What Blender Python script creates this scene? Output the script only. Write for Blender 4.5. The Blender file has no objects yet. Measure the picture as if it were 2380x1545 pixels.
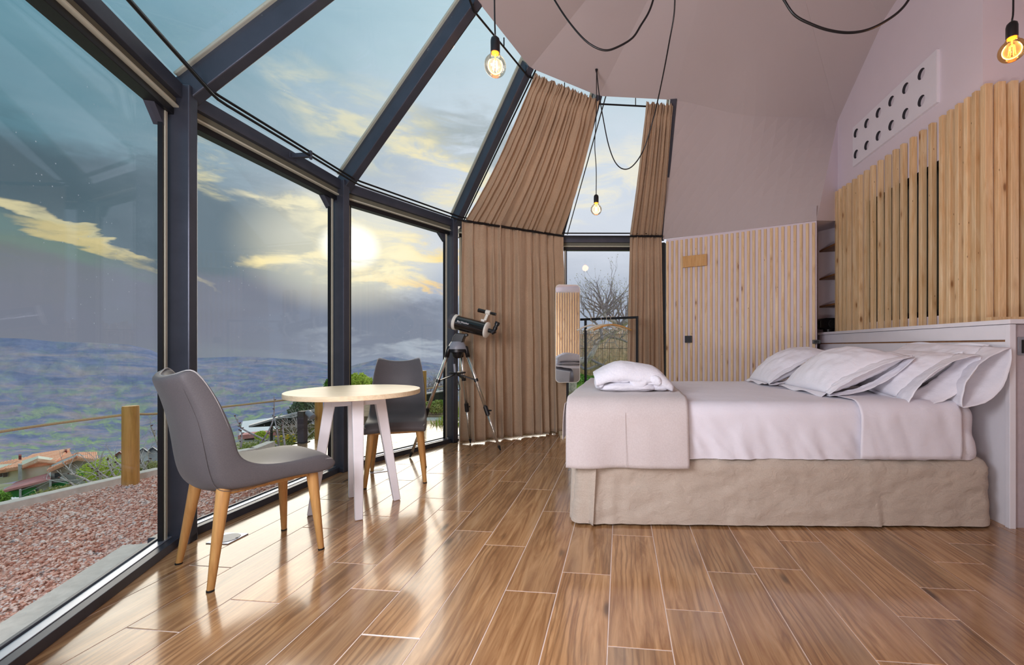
import bpy, bmesh, math, random
import numpy as np
from mathutils import Vector, Matrix, noise
from math import sin, cos, pi, atan2, asin, sqrt, radians, atan
random.seed(7)
rng = np.random.default_rng(5)
S = bpy.context.scene
COL = S.collection
# ---------------------------------------------------------------- camera
FPX, CX, CY, CAMH = 985.0, 1335.0, 805.0, 0.95
cam_d = bpy.data.cameras.new('camera'); cam = bpy.data.objects.new('camera', cam_d); COL.objects.link(cam)
cam_d.sensor_width = 36; cam_d.sensor_fit = 'HORIZONTAL'; cam_d.lens = FPX*36/2380
cam_d.shift_x = (1190-CX)/2380; cam_d.shift_y = (CY-772.5)/2380
cam_d.clip_start = 0.03; cam_d.clip_end = 20000
cam.location = (0, 0, CAMH); cam.rotation_euler = (pi/2, 0, 0)
S.camera = cam
S.view_settings.view_transform = 'Standard'; S.view_settings.look = 'None'
S.view_settings.gamma = 1; S.view_settings.use_curve_mapping = False
S.view_settings.exposure = 0.0

def lin(c):
    if isinstance(c, str):
        c = c.lstrip('#'); c = [int(c[i:i+2], 16)/255 for i in (0, 2, 4)]
    return tuple((x/12.92 if x <= .04045 else ((x+.055)/1.055)**2.4) for x in c)
def l4(c): return (*lin(c), 1)

# ---------------------------------------------------------------- node helper
class NT:
    def __init__(s, tree):
        s.t = tree; s.n = tree.nodes; s.l = tree.links
    def set(s, sock, v):
        if isinstance(v, bpy.types.NodeSocket): s.l.new(v, sock)
        elif v is not None:
            if isinstance(v, str): v = l4(v)
            try: sock.default_value = v
            except Exception:
                sock.default_value = (v, v, v) if not hasattr(v, '__len__') else tuple(v)[:3]
    def math(s, op, a, b=None, c=None, clamp=False):
        n = s.n.new('ShaderNodeMath'); n.operation = op; n.use_clamp = clamp
        s.set(n.inputs[0], a)
        if b is not None: s.set(n.inputs[1], b)
        if c is not None: s.set(n.inputs[2], c)
        return n.outputs[0]
    def mix(s, f, a, b, mode='MIX', clampf=True):
        n = s.n.new('ShaderNodeMix'); n.data_type = 'RGBA'; n.blend_type = mode; n.clamp_factor = clampf
        s.set(n.inputs[0], f); s.set(n.inputs[6], a); s.set(n.inputs[7], b)
        return n.outputs[2]
    def ramp(s, f, stops, interp='LINEAR'):
        n = s.n.new('ShaderNodeValToRGB'); s.set(n.inputs[0], f)
        cr = n.color_ramp; cr.interpolation = interp
        while len(cr.elements) < len(stops): cr.elements.new(.5)
        for e, (p, c) in zip(cr.elements, stops):
            e.position = p; e.color = l4(c) if isinstance(c, str) else ((c, c, c, 1) if not hasattr(c, '__len__') else (*c, 1))
        return n.outputs[0]
    def mr(s, v, a, b, c=0, d=1, smooth=False):
        n = s.n.new('ShaderNodeMapRange'); n.clamp = True
        if smooth: n.interpolation_type = 'SMOOTHSTEP'
        for i, x in enumerate((v, a, b, c, d)): s.set(n.inputs[i], x)
        return n.outputs[0]
    def noise(s, vec, scale=5, detail=3, rough=.5, dist=0, col=False):
        n = s.n.new('ShaderNodeTexNoise'); s.set(n.inputs['Vector'], vec)
        n.inputs['Scale'].default_value = scale; n.inputs['Detail'].default_value = detail
        n.inputs['Roughness'].default_value = rough; n.inputs['Distortion'].default_value = dist
        return n.outputs['Color' if col else 'Fac']
    def vor(s, vec, scale=5, feat='F1', out='Distance'):
        n = s.n.new('ShaderNodeTexVoronoi'); n.feature = feat; s.set(n.inputs['Vector'], vec); n.inputs['Scale'].default_value = scale
        return n.outputs[out]
    def wave(s, vec, scale=5, dist=2, detail=2, ds=1, prof='SIN', dir='X'):
        n = s.n.new('ShaderNodeTexWave'); n.wave_profile = prof; n.bands_direction = dir
        s.set(n.inputs['Vector'], vec); n.inputs['Scale'].default_value = scale; n.inputs['Distortion'].default_value = dist
        n.inputs['Detail'].default_value = detail; n.inputs['Detail Scale'].default_value = ds
        return n.outputs['Fac']
    def obj(s): return s.n.new('ShaderNodeTexCoord').outputs['Object']
    def gen(s): return s.n.new('ShaderNodeTexCoord').outputs['Generated']
    def rand(s): return s.n.new('ShaderNodeObjectInfo').outputs['Random']
    def pos(s): return s.n.new('ShaderNodeNewGeometry').outputs['Position']
    def vm(s, v, scale=(1, 1, 1), loc=(0, 0, 0), rot=(0, 0, 0)):
        n = s.n.new('ShaderNodeMapping'); s.set(n.inputs[0], v)
        s.set(n.inputs['Location'], loc); n.inputs['Scale'].default_value = scale; n.inputs['Rotation'].default_value = rot
        return n.outputs[0]
    def comb(s, x, y, z):
        n = s.n.new('ShaderNodeCombineXYZ')
        for i, v in enumerate((x, y, z)): s.set(n.inputs[i], v)
        return n.outputs[0]
    def sep(s, v):
        n = s.n.new('ShaderNodeSeparateXYZ'); s.set(n.inputs[0], v); return n.outputs
    def bump(s, h, strength=.3, dist=.01, prev=None):
        n = s.n.new('ShaderNodeBump'); n.inputs['Strength'].default_value = strength; n.inputs['Distance'].default_value = dist
        s.set(n.inputs['Height'], h)
        if prev is not None: s.l.new(prev, n.inputs['Normal'])
        return n.outputs[0]

MATS = {}
def mat(name, fn):
    m = bpy.data.materials.new(name); m.use_nodes = True
    nt = NT(m.node_tree); b = m.node_tree.nodes['Principled BSDF']
    fn(nt, b); MATS[name] = m; return m
def plain(name, col, rough=.6, metal=0, spec=.5, nscale=0, var=.06, bump=0, coat=0):
    def f(nt, b):
        c = l4(col)
        if nscale:
            nz = nt.noise(nt.obj(), nscale, 4, .6)
            k = nt.mr(nz, .3, .7, 1-var, 1+var)
            c2 = nt.mix(1.0, c, nt.comb(k, k, k), 'MULTIPLY')
            nt.set(b.inputs['Base Color'], c2)
            if bump: nt.l.new(nt.bump(nz, bump, .005), b.inputs['Normal'])
        else: b.inputs['Base Color'].default_value = c
        b.inputs['Roughness'].default_value = rough; b.inputs['Metallic'].default_value = metal
        b.inputs['Specular IOR Level'].default_value = spec; b.inputs['Coat Weight'].default_value = coat
    return mat(name, f)

# ---------------------------------------------------------------- world sky
W = bpy.data.worlds.new('sky'); S.world = W; W.use_nodes = True
def dirp(px, py):
    dx, dy = px-CX, CY-py
    return atan(dx/FPX), atan2(dy, sqrt(FPX*FPX+dx*dx))
def build_sky():
    nt = NT(W.node_tree); bg = W.node_tree.nodes['Background']
    d = nt.gen(); x, y, z = nt.sep(d)[:3]
    az = nt.math('ARCTAN2', x, y); el = nt.math('ARCSINE', z)
    # warped coordinates give the clouds ragged edges
    w1 = nt.noise(nt.vm(d, (1, 1, 2.6)), 3.2, 6, .6, .4, col=True)
    wx, wy, wz = nt.sep(w1)[:3]
    azw = nt.math('ADD', az, nt.math('MULTIPLY', nt.math('SUBTRACT', wx, .5), .34))
    elw = nt.math('ADD', el, nt.math('MULTIPLY', nt.math('SUBTRACT', wy, .5), .20))
    fine = nt.noise(nt.vm(d, (1.2, 1.2, 4.0)), 7, 8, .62, .6)
    soft = nt.noise(nt.vm(d, (1, 1, 2.2)), 2.2, 4, .5, .2)
    # clear sky by height and by side
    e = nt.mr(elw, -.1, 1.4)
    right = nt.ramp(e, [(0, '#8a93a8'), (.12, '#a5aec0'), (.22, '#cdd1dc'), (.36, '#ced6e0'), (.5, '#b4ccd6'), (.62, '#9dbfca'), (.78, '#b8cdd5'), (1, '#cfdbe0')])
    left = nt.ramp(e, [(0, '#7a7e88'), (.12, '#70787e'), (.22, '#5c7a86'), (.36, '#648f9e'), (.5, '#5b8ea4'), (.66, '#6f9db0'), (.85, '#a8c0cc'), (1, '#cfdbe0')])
    s = nt.mr(azw, -.98, -.18, 0, 1, True)
    col = nt.mix(s, left, right)
    k = nt.mr(soft, .3, .7, .9, 1.1)
    col = nt.mix(1, col, nt.comb(k, k, k), 'MULTIPLY')
    def blob(col, px, py, rx, ry, rot, c, st=1., n0=.35, n1=.6, src=None, warp=True, edge=.15):
        a0, e0 = dirp(px, py); rx /= 1150.; ry /= 1150.; t = radians(rot)
        a = nt.math('SUBTRACT', azw if warp else az, a0); b = nt.math('SUBTRACT', elw if warp else el, e0)
        u = nt.math('ADD', nt.math('MULTIPLY', a, cos(t)/rx), nt.math('MULTIPLY', b, sin(t)/rx))
        v = nt.math('SUBTRACT', nt.math('MULTIPLY', b, cos(t)/ry), nt.math('MULTIPLY', a, sin(t)/ry))
        r = nt.math('ADD', nt.math('POWER', nt.math('ABSOLUTE', u), 2), nt.math('POWER', nt.math('ABSOLUTE', v), 2))
        m = nt.mr(r, 1, edge, 0, 1, True)
        if n0 is not None:
            m = nt.math('MULTIPLY', m, nt.mr(src or fine, n0, n1, 0, 1, True))
        m = nt.math('MULTIPLY', m, st)
        return nt.mix(m, col, l4(c) if isinstance(c, str) else c)
    # grey cloud decks
    col = blob(col, 250, 470, 420, 135, -14, '#4c5c66', .85, .25, .5, soft)
    col = blob(col, 120, 640, 300, 70, -6, '#6d776c', .7, .2, .6)
    col = blob(col, 620, 560, 300, 130, -16, '#697984', .9, .25, .5, soft)
    col = blob(col, 560, 730, 700, 95, -2, '#767988', .85, .2, .5, soft)
    col = blob(col, 950, 760, 420, 80, 2, '#7c8393', .9, .2, .5, soft)
    col = blob(col, 1150, 350, 300, 90, -10, '#97a1a4', .7, .3, .6)
    # sunlit clouds
    col = blob(col, 900, 330, 330, 130, -18, '#e9dfb8', .7, .38, .66)
    col = blob(col, 1010, 400, 210, 80, -30, '#f6e6b8', .8, .37, .66)
    col = blob(col, 1380, 440, 230, 110, 20, '#efe6d0', .8, .4, .62)
    col = blob(col, 100, 512, 300, 10, -20, '#d9cca0', .85, .3, .55, warp=True)
    col = blob(col, 60, 560, 200, 50, -12, '#6f8a82', .5, .3, .6)
    col = blob(col, 240, 580, 150, 18, -16, '#d2bf88', .8, .3, .55)
    col = blob(col, 490, 385, 60, 42, -30, '#ded3a6', .9, .36, .6)
    col = blob(col, 700, 500, 120, 26, -18, '#e3d8b4', .9, .4, .6)
    col = blob(col, 940, 600, 210, 90, -10, '#fbdb8c', 1., .40, .58)
    col = blob(col, 700, 610, 110, 40, 5, '#fbe3a0', 1., .38, .56)
    col = blob(col, 930, 660, 160, 20, -8, '#ffcf74', .9, .36, .56)
    col = blob(col, 1000, 800, 300, 24, 0, '#c9d0d8', .5, .3, .6)
    # glow and disc of the sun behind the cloud
    col = blob(col, 812, 578, 250, 170, 0, '#f4ecd2', .62, None, None, warp=False, edge=0)
    col = blob(col, 850, 585, 170, 120, -10, '#fff4d0', .8, .38, .62, edge=0)
    col = blob(col, 815, 572, 75, 62, 0, (1.4, 1.36, 1.25, 1), .9, .22, .5, warp=False, edge=0)
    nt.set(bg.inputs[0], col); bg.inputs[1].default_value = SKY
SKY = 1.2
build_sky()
# veiled low sun, very soft
sun_d = bpy.data.lights.new('sun', 'SUN'); sun = bpy.data.objects.new('sun', sun_d); COL.objects.link(sun)
sa, se = dirp(812, 572)
sv = Vector((sin(sa)*cos(se), cos(sa)*cos(se), sin(se)))
sun.rotation_euler = sv.to_track_quat('Z', 'Y').to_euler(); sun_d.angle = radians(50); sun_d.energy = 2.4; sun_d.color = lin('#fff0dc')
# added fill light, unseen beside the camera, brightens the room
def area(name, loc, target, sx, sy, e, c):
    d = bpy.data.lights.new(name, 'AREA'); o = bpy.data.objects.new(name, d); COL.objects.link(o)
    d.shape = 'RECTANGLE'; d.size = sx; d.size_y = sy; d.energy = e; d.color = lin(c)
    o.location = loc; o.rotation_euler = (Vector(loc)-Vector(target)).to_track_quat('Z', 'Y').to_euler()
    return o
area('fill_behind', (-1.15, .10, 1.55), (1.4, 3.2, 1.5), 1.3, .9, 98, '#f6f2fa')
# second added fill, unseen near the floor, aimed up to brighten the ceiling
area('ceiling_fill', (-.15, -.02, .40), (1.1, 1.9, 3.9), .5, .5, 36, '#fbf4f4')

# ---------------------------------------------------------------- mesh helpers
def F(px, py, h=0.0):
    y = FPX*(CAMH-h)/(py-CY); return Vector(((px-CX)*y/FPX, y, h))
def A(px, py, y): return Vector(((px-CX)*y/FPX, y, CAMH-(py-CY)*y/FPX))
ORG = Vector((0, 0, 0))
def setorg(v):
    global ORG; ORG = Vector(v)
def link(o, parent=None):
    COL.objects.link(o)
    if parent is not None: o.parent = parent
    else: o.location = ORG
    return o
def mesh(name, vs, fs, m=None, parent=None, smooth=False, raw=False):
    me = bpy.data.meshes.new(name)
    vs = np.asarray([tuple(v) for v in vs], dtype=float) if not isinstance(vs, np.ndarray) else vs
    vs = vs - np.array(ORG)
    me.from_pydata(vs.tolist(), [], [tuple(f) for f in fs]); me.update()
    if smooth: me.shade_smooth()
    if m is not None:
        for mm in (m if isinstance(m, (list, tuple)) else [m]): me.materials.append(MATS[mm] if isinstance(mm, str) else mm)
    return link(bpy.data.objects.new(name, me), parent)
def thing(name, label, cat, loc, group=None, kind=None):
    setorg(loc)
    o = bpy.data.objects.new(name, None); COL.objects.link(o); o.location = loc; o.empty_display_size = .1
    tag(o, label, cat, group, kind); return o
def tag(o, label=None, cat=None, group=None, kind=None):
    if label: o['label'] = label
    if cat: o['category'] = cat
    if group: o['group'] = group
    if kind: o['kind'] = kind
    return o
def struct(name, loc=(0, 0, 0), label=None):
    setorg(loc); o = bpy.data.objects.new(name, None); COL.objects.link(o); o.location = loc; o['kind'] = 'structure'
    if label: o['label'] = label
    return o
class MB:
    def __init__(s): s.v = []; s.f = []; s.mi = []
    def add(s, vs, fs, mi=0):
        k = len(s.v); s.v += [Vector(v) for v in vs]; s.f += [tuple(i+k for i in f) for f in fs]; s.mi += [mi]*len(fs); return s
    def box(s, c, ux, uy, uz, mi=0):
        c, ux, uy, uz = Vector(c), Vector(ux), Vector(uy), Vector(uz)
        vs = [c+a*ux+b*uy+d*uz for a in (-1, 1) for b in (-1, 1) for d in (-1, 1)]
        fs = [(0, 1, 3, 2), (4, 6, 7, 5), (0, 4, 5, 1), (2, 3, 7, 6), (0, 2, 6, 4), (1, 5, 7, 3)]
        if ux.cross(uy).dot(uz) < 0: fs = [f[::-1] for f in fs]
        return s.add(vs, fs, mi)
    def abox(s, lo, hi, mi=0):
        lo, hi = Vector(lo), Vector(hi); c = (lo+hi)/2; h = (hi-lo)/2
        return s.box(c, (h.x, 0, 0), (0, h.y, 0), (0, 0, h.z), mi)
    def beam(s, p, q, w, h, up=(0, 0, 1), mi=0, w2=None, h2=None, off=(0, 0)):
        p, q = Vector(p), Vector(q); d = (q-p).normalized(); up = Vector(up)
        r = d.cross(up).normalized(); u = r.cross(d).normalized()
        vs = []
        for o, ww, hh in ((p, w, h), (q, w2 or w, h2 or h)):
            for a, b in ((-1, -1), (1, -1), (1, 1), (-1, 1)): vs.append(o+r*(a*ww/2+off[0])+u*(b*hh/2+off[1]))
        return s.add(vs, [(3, 2, 1, 0), (4, 5, 6, 7), (0, 1, 5, 4), (1, 2, 6, 5), (2, 3, 7, 6), (3, 0, 4, 7)], mi)
    def tube(s, path, r, n=8, mi=0, cap=True):
        path = [Vector(p) for p in path]; rs = r if isinstance(r, (list, tuple)) else [r]*len(path)
        vs = []; prev = None
        for i, p in enumerate(path):
            a = path[max(i-1, 0)]; b = path[min(i+1, len(path)-1)]; d = (b-a).normalized()
            if prev is None: u = d.orthogonal().normalized()
            else:
                u = prev-d*prev.dot(d)
                u = u.normalized() if u.length > 1e-6 else d.orthogonal().normalized()
            prev = u; w = d.cross(u)
            for k in range(n): t = 2*pi*k/n; vs.append(p+(u*cos(t)+w*sin(t))*rs[i])
        fs = []
        for i in range(len(path)-1):
            for k in range(n): k2 = (k+1) % n; fs.append((i*n+k, i*n+k2, (i+1)*n+k2, (i+1)*n+k))
        if cap: fs.append(tuple(range(n-1, -1, -1))); fs.append(tuple((len(path)-1)*n+k for k in range(n)))
        return s.add(vs, fs, mi)
    def lathe(s, base, axis, prof, n=24, mi=0):
        base, ax = Vector(base), Vector(axis).normalized(); u = ax.orthogonal().normalized(); w = ax.cross(u)
        vs = []
        for r, h in prof:
            for k in range(n): t = 2*pi*k/n; vs.append(base+ax*h+(u*cos(t)+w*sin(t))*r)
        fs = []
        for i in range(len(prof)-1):
            for k in range(n): k2 = (k+1) % n; fs.append((i*n+k, i*n+k2, (i+1)*n+k2, (i+1)*n+k))
        fs.append(tuple(range(n-1, -1, -1))); fs.append(tuple((len(prof)-1)*n+k for k in range(n)))
        return s.add(vs, fs, mi)
    def prism(s, pts, ex, mi=0):
        ex = Vector(ex); n = len(pts); vs = [Vector(p) for p in pts]+[Vector(p)+ex for p in pts]
        fs = [tuple(range(n-1, -1, -1)), tuple(range(n, 2*n))]+[(i, (i+1) % n, n+(i+1) % n, n+i) for i in range(n)]
        return s.add(vs, fs, mi)
    def build(s, name, m, parent=None, smooth=False, bevel=0, recalc=True, seg=2, autosm=False):
        o = mesh(name, s.v, s.f, m, parent, smooth)
        if any(s.mi): o.data.polygons.foreach_set('material_index', s.mi)
        if recalc:
            bm = bmesh.new(); bm.from_mesh(o.data); bmesh.ops.recalc_face_normals(bm, faces=bm.faces); bm.to_mesh(o.data); bm.free()
        if bevel:
            b = o.modifiers.new('bevel', 'BEVEL'); b.width = bevel; b.segments = seg; b.limit_method = 'ANGLE'
        if smooth and autosm:
            try: o.data.set_sharp_from_angle(angle=radians(40))
            except Exception: pass
        return o
def smoothpath(pts, n=8):
    pts = [Vector(p) for p in pts]; out = []
    P = [pts[0]*2-pts[1]]+pts+[pts[-1]*2-pts[-2]]
    for i in range(1, len(P)-2):
        for k in range(n):
            t = k/n; a, b, c, d = P[i-1], P[i], P[i+1], P[i+2]
            out.append(.5*((2*b)+(c-a)*t+(2*a-5*b+4*c-d)*t*t+(3*b-a-3*c+d)*t**3))
    out.append(pts[-1]); return out
def grid(name, fn, nu, nv, m, parent=None, smooth=True, thick=0, closeu=False):
    vs = [fn(i/nu, j/nv) for i in range(nu+1) for j in range(nv+1)]
    fs = [(i*(nv+1)+j, (i+1)*(nv+1)+j, (i+1)*(nv+1)+j+1, i*(nv+1)+j+1) for i in range(nu) for j in range(nv)]
    o = mesh(name, vs, fs, m, parent, smooth)
    if thick:
        md = o.modifiers.new('thick', 'SOLIDIFY'); md.thickness = thick; md.offset = 0
    return o
def nz(v, s=1., oct=3):
    return noise.fractal(Vector(v)*s, 1.0, 2.0, oct)
def dup(root):
    r = root.copy(); COL.objects.link(r)
    for ch in root.children:
        c = ch.copy(); COL.objects.link(c); c.parent = r
        for g in ch.children:
            d = g.copy(); COL.objects.link(d); d.parent = c
    return r
def lerp(a, b, t): return a+(b-a)*t
def sst(x, a, b):
    t = min(max((x-a)/(b-a), 0), 1); return t*t*(3-2*t)

# ---------------------------------------------------------------- materials
def wood(name, c0, c1, c2, scale=1., rough=.5, knots=True, axis=2, coat=0., rvar=.12):
    def f(nt, b):
        o = nt.obj(); r = nt.rand()
        off = nt.comb(nt.math('MULTIPLY', r, 37.), nt.math('MULTIPLY', r, 19.), nt.math('MULTIPLY', r, 53.))
        n = nt.n.new('ShaderNodeVectorMath'); n.operation = 'ADD'; nt.l.new(o, n.inputs[0]); nt.l.new(off, n.inputs[1]); v = n.outputs[0]
        sc = [9, 9, 9]; sc[axis] = .9
        g = nt.noise(nt.vm(v, tuple(x*scale for x in sc)), 3, 6, .65, 1.2)
        sc2 = [60, 60, 60]; sc2[axis] = 2
        g2 = nt.noise(nt.vm(v, tuple(x*scale for x in sc2)), 2, 3, .6)
        col = nt.ramp(g, [(.25, c0), (.5, c1), (.72, c2)])
        k = nt.mr(g2, .3, .7, .9, 1.08)
        col = nt.mix(1, col, nt.comb(k, k, k), 'MULTIPLY')
        k2 = nt.mr(r, 0, 1, 1-rvar, 1+rvar*.6)
        col = nt.mix(1, col, nt.comb(k2, k2, k2), 'MULTIPLY')
        if knots:
            sk = [9, 9, 9]; sk[axis] = 3.2
            d = nt.vor(nt.vm(v, tuple(x*scale for x in sk)), 1.15)
            kn = nt.mr(d, .13, .05, 0, 1, True)
            col = nt.mix(nt.math('MULTIPLY', kn, .85), col, '#6b3d1c')
            dk = nt.vor(nt.vm(v, tuple(q*scale for q in [q_*1.9 for q_ in sk])), 1.3)
            col = nt.mix(nt.mr(dk, .075, .03, 0, .8, True), col, '#5f3617')
            halo = nt.mr(d, .26, .08, 0, .35, True)
            col = nt.mix(halo, col, '#b07a40')
        nt.set(b.inputs['Base Color'], col); b.inputs['Roughness'].default_value = rough; b.inputs['Coat Weight'].default_value = coat
        nt.l.new(nt.bump(g2, .12, .002), b.inputs['Normal'])
    return mat(name, f)
wood('pine', '#d2a873', '#e6c698', '#f0d8b0')
wood('oak_leg', '#b98346', '#cf9a5c', '#d9a968', 1., .45, False)
wood('pale_oak', '#d8bd97', '#e5cfad', '#ecdabb', 1.2, .45, False, 0)
wood('shelf_wood', '#7a5030', '#8e6038', '#a06e42', 1., .5, False, 0)
wood('sign_wood', '#c9924f', '#dba764', '#e4b777', 2, .5, False, 2)
wood('post_wood', '#a9782f', '#c8934a', '#d9a75e', 1., .6, True, 2)
def plankmat(nt, b):
    o = nt.obj(); r = nt.rand()
    off = nt.comb(nt.math('MULTIPLY', r, 31.), nt.math('MULTIPLY', r, 17.), nt.math('MULTIPLY', r, 7.))
    n = nt.n.new('ShaderNodeVectorMath'); n.operation = 'ADD'; nt.l.new(o, n.inputs[0]); nt.l.new(off, n.inputs[1]); v = n.outputs[0]
    warp = nt.noise(nt.vm(v, (5, .8, 1)), 1.2, 3, .5)
    cath = nt.wave(nt.vm(v, (1, .16, 1)), 14, 7, 3, 1.4)
    g = nt.noise(nt.vm(v, (9, .8, 1)), 1.7, 6, .6, 2.2)
    g2 = nt.noise(nt.vm(v, (90, 2.2, 1)), 2, 3, .6)
    big = nt.noise(nt.vm(v, (3, .6, 1)), 1.3, 3, .5)
    col = nt.ramp(g, [(.22, '#74502f'), (.40, '#9c704a'), (.58, '#bd9064'), (.8, '#d2aa7e')])
    cm = nt.math('MULTIPLY', nt.mr(cath, .55, .95, 0, .55), nt.mr(warp, .42, .6, 0, 1))
    col = nt.mix(cm, col, '#6f4c32')
    k = nt.mr(g2, .3, .7, .92, 1.06); col = nt.mix(1, col, nt.comb(k, k, k), 'MULTIPLY')
    col = nt.mix(nt.mr(big, .5, .75, 0, .45), col, '#96826f')
    d = nt.vor(nt.vm(v, (5, 1.6, 1)), 1.0)
    col = nt.mix(nt.mr(d, .11, .03, 0, .75, True), col, '#3a2a20')
    k2 = nt.mr(r, 0, 1, .80, 1.14); col = nt.mix(1, col, nt.comb(k2, k2, k2), 'MULTIPLY')
    nt.set(b.inputs['Base Color'], col)
    smear = nt.noise(nt.pos(), 2.2, 4, .6, 1.0)
    nt.set(b.inputs['Roughness'], nt.mr(smear, .35, .7, .13, .26))
    b.inputs['Specular IOR Level'].default_value = .75; b.inputs['Coat Weight'].default_value = .35; b.inputs['Coat Roughness'].default_value = .08
    nt.l.new(nt.bump(nt.noise(nt.pos(), 3.0, 2, .5), .10, .02, nt.bump(g2, .06, .001)), b.inputs['Normal'])
mat('plank_tile', plankmat)
plain('grout', '#e8d4c8', .8, nscale=20)
plain('plaster', '#e0d6de', .9, nscale=3, var=.015)
plain('ceiling_paint', '#beb3b3', .92, nscale=1.5, var=.02)
plain('white_board', '#e9e7ee', .45, nscale=8, var=.02)
plain('laminate', '#b9aeb4', .5, nscale=40, var=.05)
plain('steel_dark', '#4b4e5a', .36, .45, .6, nscale=8, var=.12)
plain('black_metal', '#17161a', .4, .3, .5, nscale=30, var=.1)
plain('alu', '#c9ccd8', .35, .8, nscale=30, var=.05)
plain('olive_gasket', '#6f6f60', .6, nscale=20, var=.05)
plain('light_strip', '#c8c6b4', .5, nscale=20, var=.03)
plain('black_plastic', '#131215', .35, nscale=40, var=.05)
plain('black_gloss', '#1b1512', .12, nscale=0, coat=.5)
plain('bollard', '#4a3f44', .6, nscale=30, var=.15)
plain('brick_dark', '#5a4048', .3)
plain('brown_bud', '#6b4a42', .8)
plain('grey_dark', '#4a4950', .4, nscale=40, var=.03)
plain('grey_plastic', '#8f9099', .35, nscale=40, var=.03)
plain('cream_plastic', '#e2ddd2', .4, nscale=40, var=.03)
plain('white_paint', '#ece8ec', .45, nscale=20, var=.02)
plain('chrome', '#d8d2c8', .22, .9, nscale=20, var=.03)
plain('gold_thread', '#cdb796', .6, nscale=200, var=.2)
plain('dark_cup', '#2e2d33', .6, nscale=20)  # dark colour stands in for shade inside the shallow cups
plain('concrete', '#dcd3ca', .85, nscale=25, var=.12, bump=.3)
plain('rubber', '#101012', .6, nscale=30)
plain('rope', '#cdb187', .85, nscale=300, var=.2, bump=.6)
plain('mirror', '#f2f2f4', .01, 1.0, nscale=0)
plain('soil', '#8f7458', .95, nscale=12, var=.3, bump=.5)
plain('white_gravel', '#c9c4bc', .9, nscale=160, var=.35, bump=.6)
plain('hooks', '#cbb9a2', .5, nscale=40)
def fabric(name, c, c2=None, wscale=400, bumps=.25, soft=0, rough=.9, sheen=.25, dist=.002, mott=.05, dens=1):
    def f(nt, b):
        o = nt.obj()
        a = nt.wave(o, wscale, .6, 1, 1, dir='X'); bb = nt.wave(o, wscale, .6, 1, 1, dir='Z'); cc = nt.wave(o, wscale, .6, 1, 1, dir='Y')
        w = nt.math('MULTIPLY', nt.math('ADD', nt.math('ADD', a, bb), cc), .33)
        n1 = nt.noise(o, 6, 4, .6); n2 = nt.noise(o, wscale*.5, 2, .5)
        k = nt.mr(n1, .3, .7, 1-mott, 1+mott)
        col = nt.mix(nt.mr(n2, .35, .65), c, c2 or c)
        col = nt.mix(1, col, nt.comb(k, k, k), 'MULTIPLY')
        nt.set(b.inputs['Base Color'], col); b.inputs['Roughness'].default_value = rough
        b.inputs['Sheen Weight'].default_value = sheen; b.inputs['Specular IOR Level'].default_value = .2
        prev = nt.bump(w, bumps, dist)
        if soft: prev = nt.bump(nt.noise(nt.vm(o, (1, 1, 1.6)), 16, 5, .6, 1.0), soft, .02, prev)
        nt.l.new(prev, b.inputs['Normal'])
    return mat(name, f)
fabric('curtain_cloth', '#bea388', '#ab9076', 500, .2)
fabric('linen', '#c4b6a8', '#bcad9f', 420, .3, .4, mott=.03)
fabric('runner', '#cfc5c4', '#c9bebd', 300, .25, .10, mott=.02)
fabric('sheet_white', '#e6e3ec', '#e3e0ea', 700, .08, .16, sheen=.1, mott=.01)
fabric('pillow_white', '#eeedf5', '#ebeaf3', 700, .06, .16, sheen=.1, mott=.01)
fabric('terry', '#f2f1f8', '#ebeaf4', 260, .35, .3, sheen=.3, dist=.003, mott=.02)
fabric('leatherette', '#645f61', '#5d595c', 600, .06, 0, rough=.5, sheen=.1)
plain('piping', '#a3a09f', .5, nscale=60)
def glassm(nt, b):
    n = nt.n; out = n['Material Output']; n.remove(b)
    tr = n.new('ShaderNodeBsdfTransparent'); tr.inputs[0].default_value = (.95, .965, .965, 1)
    gl = n.new('ShaderNodeBsdfGlossy'); gl.inputs['Roughness'].default_value = .01; gl.inputs[0].default_value = (.9, .92, 1, 1)
    lw = n.new('ShaderNodeLayerWeight'); lw.inputs[0].default_value = .5
    fr = nt.math('ADD', nt.math('MULTIPLY', nt.math('POWER', lw.outputs['Facing'], 5), .4), .02)
    mx = n.new('ShaderNodeMixShader'); nt.l.new(fr, mx.inputs[0]); nt.l.new(tr.outputs[0], mx.inputs[1]); nt.l.new(gl.outputs[0], mx.inputs[2])
    # rain specks
    d = nt.vor(nt.pos(), 26); d2 = nt.noise(nt.pos(), 2.2, 2, .5)
    sp = nt.math('MULTIPLY', nt.mr(d, .075, .05, 0, 1), nt.mr(d2, .5, .6, 0, .55))
    df = n.new('ShaderNodeBsdfTranslucent'); df.inputs[0].default_value = (.9, .93, 1, 1)
    m2 = n.new('ShaderNodeMixShader'); nt.l.new(sp, m2.inputs[0]); nt.l.new(mx.outputs[0], m2.inputs[1]); nt.l.new(df.outputs[0], m2.inputs[2])
    nt.l.new(m2.outputs[0], out.inputs[0])
mat('glass', glassm)
def bulbglass(tint):
    def f(nt, b):
        n = nt.n; out = n['Material Output']; n.remove(b)
        tr = n.new('ShaderNodeBsdfTransparent'); tr.inputs[0].default_value = (*tint, 1)
        gl = n.new('ShaderNodeBsdfGlossy'); gl.inputs['Roughness'].default_value = .03
        lw = n.new('ShaderNodeLayerWeight'); lw.inputs[0].default_value = .35
        mx = n.new('ShaderNodeMixShader'); nt.l.new(nt.math('MULTIPLY', lw.outputs['Fresnel'], .6), mx.inputs[0]); nt.l.new(tr.outputs[0], mx.inputs[1]); nt.l.new(gl.outputs[0], mx.inputs[2])
        nt.l.new(mx.outputs[0], out.inputs[0])
    return f
mat('bulb_glass', bulbglass((.95, .90, .80)))
mat('bulb_glass_amber', bulbglass((.95, .74, .45)))
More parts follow.
